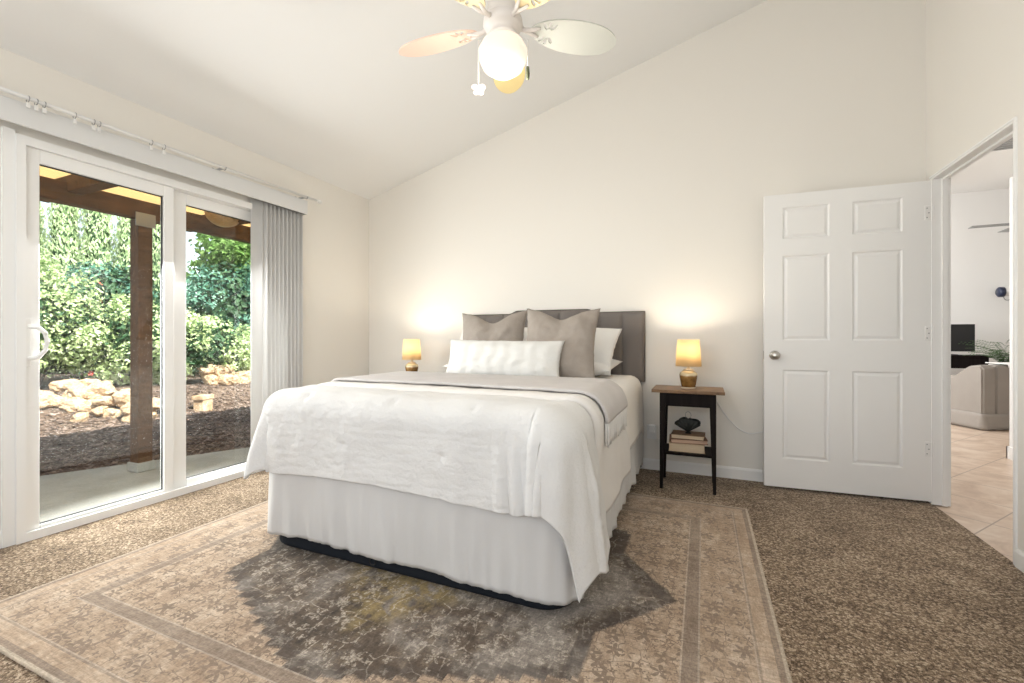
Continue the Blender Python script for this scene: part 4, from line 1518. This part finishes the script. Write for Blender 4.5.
# leaves
def leaf_mat(key, c1, c2, c3, trans=0.35, scale=5):
    m = M(key, c2, 0.55, spec=0.3)
    w = m.noise(scale, 3, 0.7)
    col = m.ramp(w, [(0.30, c1), (0.5, c2), (0.70, c3)])
    m.color(col)
    m.translucent(col, trans)
    MAT[key] = m.m
leaf_mat('fern_leaf', (0.03, 0.07, 0.025), (0.07, 0.14, 0.05), (0.13, 0.21, 0.09), 0.2, 30)
def leaves(n, place, size, up=0.0, aspect=0.55, rnd=random):
    """n folded leaves; place() gives (point, outward normal)"""
    V, F = [], []
    for _ in range(n):
        p, nr = place()
        d = Vector((rnd.gauss(0, 1), rnd.gauss(0, 1), rnd.gauss(0, 1)))
        if d.length < 1e-3: d = Vector((1, 0, 0))
        d = (d.normalized() + Vector((0, 0, up))).normalized()
        n2 = (nr + Vector((rnd.gauss(0, .5), rnd.gauss(0, .5), rnd.gauss(0, .5)))).normalized()
        d = d - n2 * d.dot(n2)
        if d.length < 1e-3: d = n2.orthogonal()
        d.normalize()
        sd = d.cross(n2)
        ln = size * rnd.uniform(0.6, 1.25)
        wd = ln * aspect
        i = len(V)
        tip = p + d * ln
        mid = p + d * ln * 0.45
        V += [tuple(p), tuple(mid + sd * wd * 0.5 + n2 * wd * 0.12), tuple(tip), tuple(mid - sd * wd * 0.5 + n2 * wd * 0.12)]
        F += [(i, i + 1, i + 2), (i, i + 2, i + 3)]
    return V, F

fern = thing('potted_fern', 'green fern in a planter behind the beige armchair', 'plant', (3.72, 8.05, -0.006))
bm = bmesh.new()
lathe(bm, [(0.0, 0.0), (0.12, 0.0), (0.135, 0.02), (0.165, 0.66), (0.165, 0.70), (0.15, 0.70), (0.145, 0.66), (0.0, 0.66)], 28)
obj('planter', bm, 'white_metal', fern, smooth=False)
V, F = [], []
rr = random.Random(4)
for k in range(70):
    a = rr.uniform(0, 2 * PI)
    ln = rr.uniform(0.32, 0.52)
    el = rr.uniform(0.75, 1.45)
    for q in range(1, 15):
        t = q / 14
        rad = ln * t * math.cos(el * (1 - 0.5 * t))
        zz = 0.68 + ln * (math.sin(el) * t * 1.35 - 0.62 * t * t)
        base_ = Vector((rad * math.cos(a), rad * math.sin(a), zz))
        tang = Vector((math.cos(a), math.sin(a), 0.2)).normalized()
        sd = tang.cross(Vector((0, 0, 1))).normalized()
        for s_ in (-1, 1):
            l2 = 0.055 * (1 - 0.6 * t)
            i = len(V)
            V += [tuple(base_), tuple(base_ + sd * s_ * l2 * 0.6 + tang * 0.012), tuple(base_ + sd * s_ * l2 + tang * 0.02 - Vector((0, 0, 0.01))), tuple(base_ + sd * s_ * l2 * 0.5 - tang * 0.008)]
            F += [(i, i + 1, i + 2, i + 3)]
obj('fronds', (V, F), 'fern_leaf', fern)

flat_mat('navy_plastic', (0.02, 0.03, 0.07), 0.3)
wd_ = thing('wall_spotlight', 'small white and navy spotlight fixed on the far living room wall', 'wall light', (4.36, 9.5, 1.77))
bm = bmesh.new()
lathe(bm, [(0.0, 0.0), (0.05, 0.0), (0.05, -0.02), (0.02, -0.03), (0.02, -0.09), (0.0, -0.09)], 20, 'Y', (0.03, 0, 0.02))
obj('mount', bm, 'white_metal', wd_, smooth=False)
bm = bmesh.new()
lathe(bm, [(0.0, -0.10), (0.055, -0.10), (0.07, -0.06), (0.075, 0.03), (0.06, 0.09), (0.0, 0.10)], 24, 'X', (0, -0.14, 0))
obj('housing', bm, 'white_metal', wd_, smooth=True)
bm = bmesh.new()
lathe(bm, [(0.0, -0.135), (0.06, -0.135), (0.078, -0.12), (0.08, -0.07), (0.066, -0.062)], 24, 'X', (0, -0.14, -0.005))
obj('lens_hood', bm, 'navy_plastic', wd_, smooth=True)
bm = bmesh.new()
tube(bm, [(-0.02 + 0.045 * math.cos(a), -0.14, -0.075 + 0.06 * math.sin(a)) for a in [PI + PI * k / 12 for k in range(13)]], 0.006, 8)
obj('handle', bm, 'grey_metal', wd_, smooth=True)

lf = thing('living_room_fan', 'white ceiling fan of the living room seen edge-on through the doorway', 'ceiling fan', (4.03, 8.26, 3.4))
bm = bmesh.new()
lathe(bm, [(0.0, 0.0), (0.06, 0.0), (0.06, -0.05), (0.014, -0.08), (0.014, -0.70), (0.08, -0.72), (0.09, -0.82), (0.05, -0.86), (0.0, -0.86)], 24)
obj('motor', bm, 'white_metal', lf, smooth=True)
for k in range(4):
    bm = bbox(0.10, 0.58, -0.06, 0.06, -0.80, -0.792)
    bmesh.ops.rotate(bm, verts=bm.verts[:], cent=(0, 0, -0.796), matrix=Matrix.Rotation(R_(3), 3, 'X'))
    bmesh.ops.rotate(bm, verts=bm.verts[:], cent=(0, 0, 0), matrix=Matrix.Rotation(R_(178 + 90 * k), 3, 'Z'))
    obj('blade', bm, 'grey_metal', lf)
bm = bbox(-0.15, 0.15, -0.15, 0.15, -0.012, 0)
vt = thing('ceiling_vent', 'square grey air vent in the hall ceiling', 'vent', (2.02, 4.30, 2.45))
obj('frame', bm, 'white_metal', vt)
for k in range(6):
    bm = bbox(-0.12, 0.12, -0.125 + 0.045 * k, -0.105 + 0.045 * k, -0.02, -0.012)
    obj('louver', bm, 'grey_metal', vt)

# ------------------------------------------------------------------ outside: patio, cover, garden
m = M('patio_concrete', (0.42, 0.40, 0.36), 0.85, spec=0.2)
w = m.noise(3, 5, 0.6)
w2 = m.noise(60, 3)
m.color(m.ramp(w * 0.7 + w2 * 0.3, [(0.35, (0.27, 0.265, 0.24)), (0.65, (0.38, 0.375, 0.345))]))
m.bump(w2, 0.2, 0.003)
MAT['concrete'] = m.m
bm = bmesh.new()
prism(bm, [(-3.37, -1.6), (-3.37, 4.67), (-4.165, 3.13), (-6.6, -1.6)], -0.16, -0.05)
struct('patio', bm, 'concrete', 'grey concrete patio slab outside the sliding door', 'patio')
# earth with a raised planting bed
m = M('bark_and_soil', (0.12, 0.09, 0.075), 1.0, spec=0.05)
w = m.noise(40, 4, 0.7)
w2 = m.noise(2.2, 3)
m.color(m.ramp(w * 0.75 + w2 * 0.25, [(0.35, (0.035, 0.024, 0.02)), (0.5, (0.12, 0.085, 0.066)), (0.65, (0.27, 0.205, 0.165))]))
m.bump(w, 0.8, 0.03)
MAT['soil'] = m.m
def gz(x_, y_):
    q = smooth01((-x_ - 6.9 + 0.1 * (y_ - 3.5)) / 1.2)
    return -0.075 + 0.30 * q + 0.03 * nz(x_ * 0.9, y_ * 0.9) + 0.012 * nz(x_ * 5, y_ * 5)
struct('ground', grid_bm(120, 120, lambda u, v: (-26 + 22.62 * u ** 0.6, -6 + 24 * v, gz(-26 + 22.62 * u ** 0.6, -6 + 24 * v) - (0.1 if -26 + 22.62 * u ** 0.6 > -4.0 else 0.0))), 'soil', 'dark mulched garden ground beyond the patio', 'ground', smooth=True)
# bark chips
rr = random.Random(11)
V, F = [], []
cnt = 0
while cnt < 9000:
    x_, y_ = rr.uniform(-8.2, -3.5), rr.uniform(0.6, 7.0)
    if y_ < 3.13 + (x_ + 4.165) * 1.372 / 0.707 * (-1) * -1 and x_ > -4.165 - (3.13 - y_) * 0.515: continue
    if x_ > -4.165 - (3.13 - y_) * 0.515: continue
    cnt += 1
    c_ = Vector((x_, y_, gz(x_, y_) + rr.uniform(0.002, 0.02)))
    a = rr.uniform(0, PI)
    d = Vector((math.cos(a), math.sin(a), rr.uniform(-.35, .35))) * rr.uniform(0.015, 0.04)
    sd = Vector((-math.sin(a), math.cos(a), rr.uniform(-.5, .5))) * rr.uniform(0.006, 0.013)
    up = Vector((0, 0, 0.005))
    i = len(V)
    V += [tuple(c_ - d - sd), tuple(c_ + d - sd), tuple(c_ + d + sd), tuple(c_ - d + sd)]
    V += [tuple(c_ - d - sd + up), tuple(c_ + d - sd + up), tuple(c_ + d + sd + up), tuple(c_ - d + sd + up)]
    F += [(i + 4, i + 5, i + 6, i + 7), (i, i + 1, i + 5, i + 4), (i + 1, i + 2, i + 6, i + 5), (i + 2, i + 3, i + 7, i + 6), (i + 3, i, i + 4, i + 7)]
m = M('bark_chip', (0.2, 0.15, 0.12), 0.9, spec=0.1)
w = m.noise(18, 2, 0.7)
w2 = m.noise(1.3, 2)
m.color(m.ramp(w * 0.7 + w2 * 0.3, [(0.33, (0.05, 0.034, 0.026)), (0.5, (0.17, 0.125, 0.105)), (0.66, (0.36, 0.29, 0.25))]))
MAT['chip'] = m.m
tag(obj('bark_mulch', (V, F), 'chip'), 'shredded bark mulch scattered between the patio and the rocks', 'mulch', kind='stuff')

# patio cover
m = M('brown_stained_timber', (0.14, 0.075, 0.04), 0.7, spec=0.2)
w = m.noise(6, 4, 0.6, vec=m.mapping((9, 1.2, 4)))
m.color(m.ramp(w, [(0.3, (0.055, 0.027, 0.013)), (0.6, (0.115, 0.058, 0.028)), (0.75, (0.18, 0.095, 0.048))]))
m.bump(w, 0.25, 0.004)
MAT['timber'] = m.m
m = M('amber_roof_panel', (0.80, 0.66, 0.44), 0.6, spec=0.2)
w = m.wave(5, 'X', 5, 3, vec=m.mapping((3, 0.5, 1)))
col = m.ramp(w, [(0.2, (0.78, 0.60, 0.35)), (0.8, (0.90, 0.78, 0.56))])
m.color(col)
m.translucent(col, 0.6)
MAT['roof_panel'] = m.m
pcv = thing('patio_cover', 'brown timber patio cover with a post, beam and amber roof panels', 'patio cover', (-4.30, 2.19, -0.05))
pl = Vector(pcv.location)
def P(name, bm, mat, parent=pcv, **k):
    o = obj(name, bm, mat, parent, **k)
    o.data.transform(Matrix.Translation(-pl))
    return o
P('post', rbox(-4.36, -4.24, 2.14, 2.245, 0.0, 2.035, 0.006, 1), 'timber')
P('post_base', rbox(-4.375, -4.225, 2.125, 2.26, -0.05, 0.025, 0.006, 1), 'concrete')
P('post', rbox(-4.36, -4.24, 6.24, 6.345, -0.1, 2.035, 0.006, 1), 'timber')
P('post', rbox(-4.36, -4.24, -1.5, -1.395, -0.05, 2.035, 0.006, 1), 'timber')
P('beam', rbox(-4.35, -4.25, -2.0, 6.8, 2.035, 2.185, 0.006, 1), 'timber')
P('post_bracket', rbox(-4.245, -4.235, 2.12, 2.265, 1.97, 2.08, 0.003, 1), 'grey_metal')
P('ledger', rbox(-3.43, -3.39, -2.0, 6.8, 2.12, 2.27, 0.004, 1), 'timber')
for k in range(-1, 5):
    yy = 1.745 + 1.06 * k
    P('rafter', rbox(-4.75, -3.43, yy - 0.045, yy + 0.045, 2.115, 2.235, 0.005, 1), 'timber')
for k in range(8):
    y0 = -2.0 + 1.1 * k
    P('roof_panel', rbox(-4.85, -3.385, y0, y0 + 1.094, 2.237, 2.249, 0.002, 1), 'roof_panel')
flat_mat('amber_dome', (0.40, 0.23, 0.07), 0.35)
dome = thing('patio_dome', 'amber dome hanging under the patio roof', 'outdoor light', (-4.02, 2.70, 2.235))  # amber half dome below the roof panels, purpose not identified
bm = bmesh.new()
lathe(bm, [(0.0, 0.0), (0.05, 0.0), (0.05, -0.04), (0.0, -0.04)], 20)
obj('mount', bm, 'timber', dome)
bm = bmesh.new()
lathe(bm, [(0.15, -0.04)] + [(0.15 * math.cos(a), -0.04 - 0.13 * math.sin(a)) for a in [PI / 2 * k / 10 for k in range(11)]], 28)
obj('dome', bm, 'amber_dome', dome, smooth=True)

# rocks along the planting bed
m = M('sandstone_rock', (0.55, 0.45, 0.34), 0.9, spec=0.1)
w = m.noise(5, 5, 0.65)
m.color(m.ramp(w, [(0.3, (0.26, 0.14, 0.07)), (0.5, (0.48, 0.35, 0.23)), (0.7, (0.64, 0.54, 0.41))]))
m.bump(m.noise(14, 4, 0.7), 0.6, 0.03)
MAT['rock'] = m.m
rock_meshes = []
for k in range(7):
    bm = bmesh.new()
    bmesh.ops.create_icosphere(bm, subdivisions=3, radius=1.0)
    for v in bm.verts:
        d = v.co.normalized()
        f_ = 1 + 0.30 * nz(d.x * 1.3 + k * 5, d.y * 1.3, d.z * 1.3) + 0.14 * nz(d.x * 3 + k, d.y * 3, d.z * 3)
        c_ = max(abs(d.x), abs(d.y), abs(d.z))
        v.co = d * f_ * (0.75 + 0.25 / c_)
    me = bpy.data.meshes.new('rock')
    bm.to_mesh(me); bm.free()
    me.materials.append(MAT['rock'])
    rock_meshes.append(me)
rr = random.Random(5)
def rock(x_, y_, sx, sy, sz, lift, label, group):
    o = bpy.data.objects.new('rock', rr.choice(rock_meshes))
    C.objects.link(o)
    o.location = (x_, y_, gz(x_, y_) + lift)
    o.scale = (sx, sy, sz)
    o.rotation_euler = (rr.uniform(-.3, .3), rr.uniform(-.3, .3), rr.uniform(0, 6.28))
    tag(o, label, 'rock', group)
    return o
n_r = 0
for k in range(46):       # the sunlit pile left of the post
    q = k / 45
    x_ = -8.75 + 1.75 * q + rr.uniform(-.32, .25)
    y_ = 2.45 + 1.25 * q + rr.uniform(-.35, .35)
    s_ = rr.uniform(0.07, 0.14)
    rock(x_, y_, s_ * rr.uniform(1, 1.6), s_, s_ * rr.uniform(0.6, 0.9), s_ * 0.35 + (0.14 if k % 3 == 0 else 0), 'tan sandstone rock in the sunlit heap left of the patio post', 'rocks heaped left of the post')
for k in range(14):       # the shaded pile below the right bush
    x_ = -8.35 + rr.uniform(-.3, .5)
    y_ = 5.75 + rr.uniform(-.55, .6)
    s_ = rr.uniform(0.11, 0.19)
    rock(x_, y_, s_ * 1.3, s_, s_ * 0.8, s_ * 0.4 + (0.15 if k % 3 == 0 else 0), 'tan rock in the small heap under the shrub seen in the right pane', 'rocks heaped under the right shrub')
cb = thing('stone_block', 'grey squared stone block standing on the mulch right of the door mullion', 'block', (-7.0, 4.38, gz(-7.0, 4.38)), R_(20))
obj('block', rbox(-0.08, 0.08, -0.10, 0.10, -0.02, 0.17, 0.015, 2), 'rock', cb)
obj('cap', rbox(-0.09, 0.09, -0.12, 0.12, 0.17, 0.235, 0.012, 2), 'rock', cb)

# shrubs and trees
leaf_mat('pale_leaf', (0.15, 0.25, 0.08), (0.46, 0.58, 0.28), (0.80, 0.84, 0.64), 0.35, 5)
leaf_mat('teal_leaf', (0.03, 0.10, 0.07), (0.10, 0.25, 0.18), (0.30, 0.48, 0.38), 0.3, 4)
leaf_mat('mid_leaf', (0.05, 0.13, 0.03), (0.15, 0.28, 0.07), (0.33, 0.46, 0.17), 0.4, 4)
leaf_mat('cypress_leaf', (0.24, 0.38, 0.17), (0.50, 0.62, 0.36), (0.74, 0.82, 0.58), 0.35, 7)
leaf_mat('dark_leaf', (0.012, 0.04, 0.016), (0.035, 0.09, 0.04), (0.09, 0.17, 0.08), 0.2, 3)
m = M('grey_brown_bark', (0.13, 0.10, 0.075), 0.95, spec=0.1)
w = m.noise(12, 4, 0.6, vec=m.mapping((3, 3, 0.6)))
m.color(m.ramp(w, [(0.3, (0.06, 0.045, 0.033)), (0.7, (0.20, 0.155, 0.12))]))
m.bump(w, 0.5, 0.01)
MAT['bark'] = m.m
flat_mat('red_petal', (0.62, 0.08, 0.06), 0.6)
flat_mat('white_petal', (0.80, 0.76, 0.66), 0.6)

def shrub(name, label, cat, loc, rx, ry, rz, n, size, mat, seed, blobs=40, core=None, trunk=0.0, group=None, flowers=None, inner=0.45):
    rn = random.Random(seed)
    t = thing(name, label, cat, loc, group=group)
    # sub-clumps over an ellipsoid make an uneven crown
    cl = []
    for _ in range(blobs):
        d = Vector((rn.gauss(0, 1), rn.gauss(0, 1), rn.gauss(0, 1))).normalized()
        k = rn.uniform(0.45, 0.95)
        cl.append((Vector((d.x * rx * k, d.y * ry * k, trunk + rz + d.z * rz * k)), rn.uniform(0.24, 0.42) * min(rx, ry, rz)))
    def place():
        c_, r_ = rn.choice(cl)
        d = Vector((rn.gauss(0, 1), rn.gauss(0, 1), rn.gauss(0, 1))).normalized()
        k = rn.uniform(0.55, 1.1)
        p = c_ + d * r_ * k
        p.z = max(p.z, 0.04)
        return p, (d + Vector((0, 0, 0.5))).normalized()
    obj('foliage', leaves(n, place, size, 0.0, 0.62, rn), mat, t)
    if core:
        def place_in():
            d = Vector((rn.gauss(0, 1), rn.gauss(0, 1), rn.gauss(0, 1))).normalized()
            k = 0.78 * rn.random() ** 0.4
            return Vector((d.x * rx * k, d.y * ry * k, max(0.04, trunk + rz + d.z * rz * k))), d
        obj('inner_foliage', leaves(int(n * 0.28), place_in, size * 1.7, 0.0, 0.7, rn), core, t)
    bm = bmesh.new()
    if trunk > 0.5:
        tube(bm, [(0, 0, -0.1), (0.05, 0.02, trunk * 0.6), (0.0, 0.05, trunk + rz * 0.8)], [0.13, 0.10, 0.05], 10)
        for k in range(5):
            a = rn.uniform(0, 6.28)
            tube(bm, [(0.03, 0.02, trunk * 0.75), (rx * .3 * math.cos(a), ry * .3 * math.sin(a), trunk + rz * 0.4), (rx * .6 * math.cos(a), ry * .6 * math.sin(a), trunk + rz)], [0.06, 0.04, 0.02], 7)
        obj('trunk', bm, 'bark', t, smooth=True)
    else:
        for k in range(7):
            a = rn.uniform(0, 6.28)
            tube(bm, [(0.05 * math.cos(a), 0.05 * math.sin(a), -0.06), (rx * .2 * math.cos(a), ry * .2 * math.sin(a), rz * 0.5), (rx * .45 * math.cos(a), ry * .45 * math.sin(a), trunk + rz * 1.1)], [0.022, 0.017, 0.008], 6)
        obj('stems', bm, 'bark', t, smooth=True)
    if flowers:
        fm, fn_, fs = flowers
        V, F = [], []
        for _ in range(fn_):
            p, nr = place()
            p = p + nr * 0.05
            for q in range(6):
                a = q * 2 * PI / 6
                u_ = nr.orthogonal().normalized(); v_2 = nr.cross(u_)
                d = u_ * math.cos(a) + v_2 * math.sin(a)
                e2 = u_ * math.cos(a + 0.5) + v_2 * math.sin(a + 0.5)
                e3 = u_ * math.cos(a - 0.5) + v_2 * math.sin(a - 0.5)
                i = len(V)
                V += [tuple(p), tuple(p + e3 * fs * .6 + nr * fs * .2), tuple(p + d * fs + nr * fs * .35), tuple(p + e2 * fs * .6 + nr * fs * .2)]
                F += [(i, i + 1, i + 2, i + 3)]
        obj('blossoms', (V, F), fm, t)
    return t

def on(x_, y_): return (x_, y_, gz(x_, y_) - 0.02)
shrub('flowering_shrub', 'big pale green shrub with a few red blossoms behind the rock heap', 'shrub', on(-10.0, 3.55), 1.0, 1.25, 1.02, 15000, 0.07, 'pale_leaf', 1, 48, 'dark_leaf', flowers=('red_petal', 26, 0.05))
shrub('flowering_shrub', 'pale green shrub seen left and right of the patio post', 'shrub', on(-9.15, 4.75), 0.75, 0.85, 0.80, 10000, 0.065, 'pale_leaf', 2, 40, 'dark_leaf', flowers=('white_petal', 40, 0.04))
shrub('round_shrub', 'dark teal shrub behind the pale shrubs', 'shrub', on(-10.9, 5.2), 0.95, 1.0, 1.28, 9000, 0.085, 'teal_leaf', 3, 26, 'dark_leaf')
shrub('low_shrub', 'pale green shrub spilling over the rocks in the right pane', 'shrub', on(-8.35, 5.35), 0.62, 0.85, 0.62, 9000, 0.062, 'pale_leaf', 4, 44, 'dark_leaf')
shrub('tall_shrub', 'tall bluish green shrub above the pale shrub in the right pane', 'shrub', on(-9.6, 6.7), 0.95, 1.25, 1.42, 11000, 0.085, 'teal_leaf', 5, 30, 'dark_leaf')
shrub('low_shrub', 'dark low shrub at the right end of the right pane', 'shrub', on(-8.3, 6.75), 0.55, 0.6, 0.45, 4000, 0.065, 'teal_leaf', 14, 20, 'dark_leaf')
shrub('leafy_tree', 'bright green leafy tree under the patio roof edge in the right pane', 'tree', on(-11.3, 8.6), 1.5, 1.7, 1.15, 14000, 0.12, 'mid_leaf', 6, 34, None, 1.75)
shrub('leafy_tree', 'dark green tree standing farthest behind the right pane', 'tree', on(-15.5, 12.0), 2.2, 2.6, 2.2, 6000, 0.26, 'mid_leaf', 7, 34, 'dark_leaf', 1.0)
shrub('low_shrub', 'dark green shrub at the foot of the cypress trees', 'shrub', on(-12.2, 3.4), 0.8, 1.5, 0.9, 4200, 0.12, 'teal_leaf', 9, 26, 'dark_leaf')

def cypress(loc, h, r, seed, label):
    rn = random.Random(seed)
    t = thing('cypress_tree', label, 'tree', loc, group='row of cypress trees')
    def prof_(q): return r * (0.75 + 0.25 * math.sin(q * PI)) * (1 - q ** 4) + 0.02
    def place():
        q = rn.random()
        a = rn.uniform(0, 2 * PI)
        tuft = 0.82 + 0.25 * nz(a * 1.6 + seed, q * 9, seed)
        k = prof_(q) * tuft * rn.uniform(0.7, 1.08)
        return Vector((k * math.cos(a), k * math.sin(a), 0.05 + h * q)), Vector((math.cos(a), math.sin(a), 0.3)).normalized()
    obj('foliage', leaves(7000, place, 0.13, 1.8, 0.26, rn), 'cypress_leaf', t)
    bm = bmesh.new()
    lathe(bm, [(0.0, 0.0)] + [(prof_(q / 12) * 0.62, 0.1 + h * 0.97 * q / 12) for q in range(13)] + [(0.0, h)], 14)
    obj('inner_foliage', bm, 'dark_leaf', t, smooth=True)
    bm = bmesh.new()
    tube(bm, [(0, 0, -0.2), (0, 0, 0.6)], 0.09, 8)
    obj('trunk', bm, 'bark', t, smooth=True)
names = ['first', 'second', 'third', 'fourth', 'fifth', 'sixth', 'seventh', 'eighth']
for k in range(7):
    q = k / 6
    x_ = -14.8 + 2.4 * q
    y_ = 4.1 + 2.6 * q
    cypress((x_, y_, gz(x_, y_) - 0.02), 5.0 + 0.5 * math.sin(k * 2.1), 0.38, 50 + k, 'light green columnar cypress, %s from the left in the row behind the shrubs' % names[k])
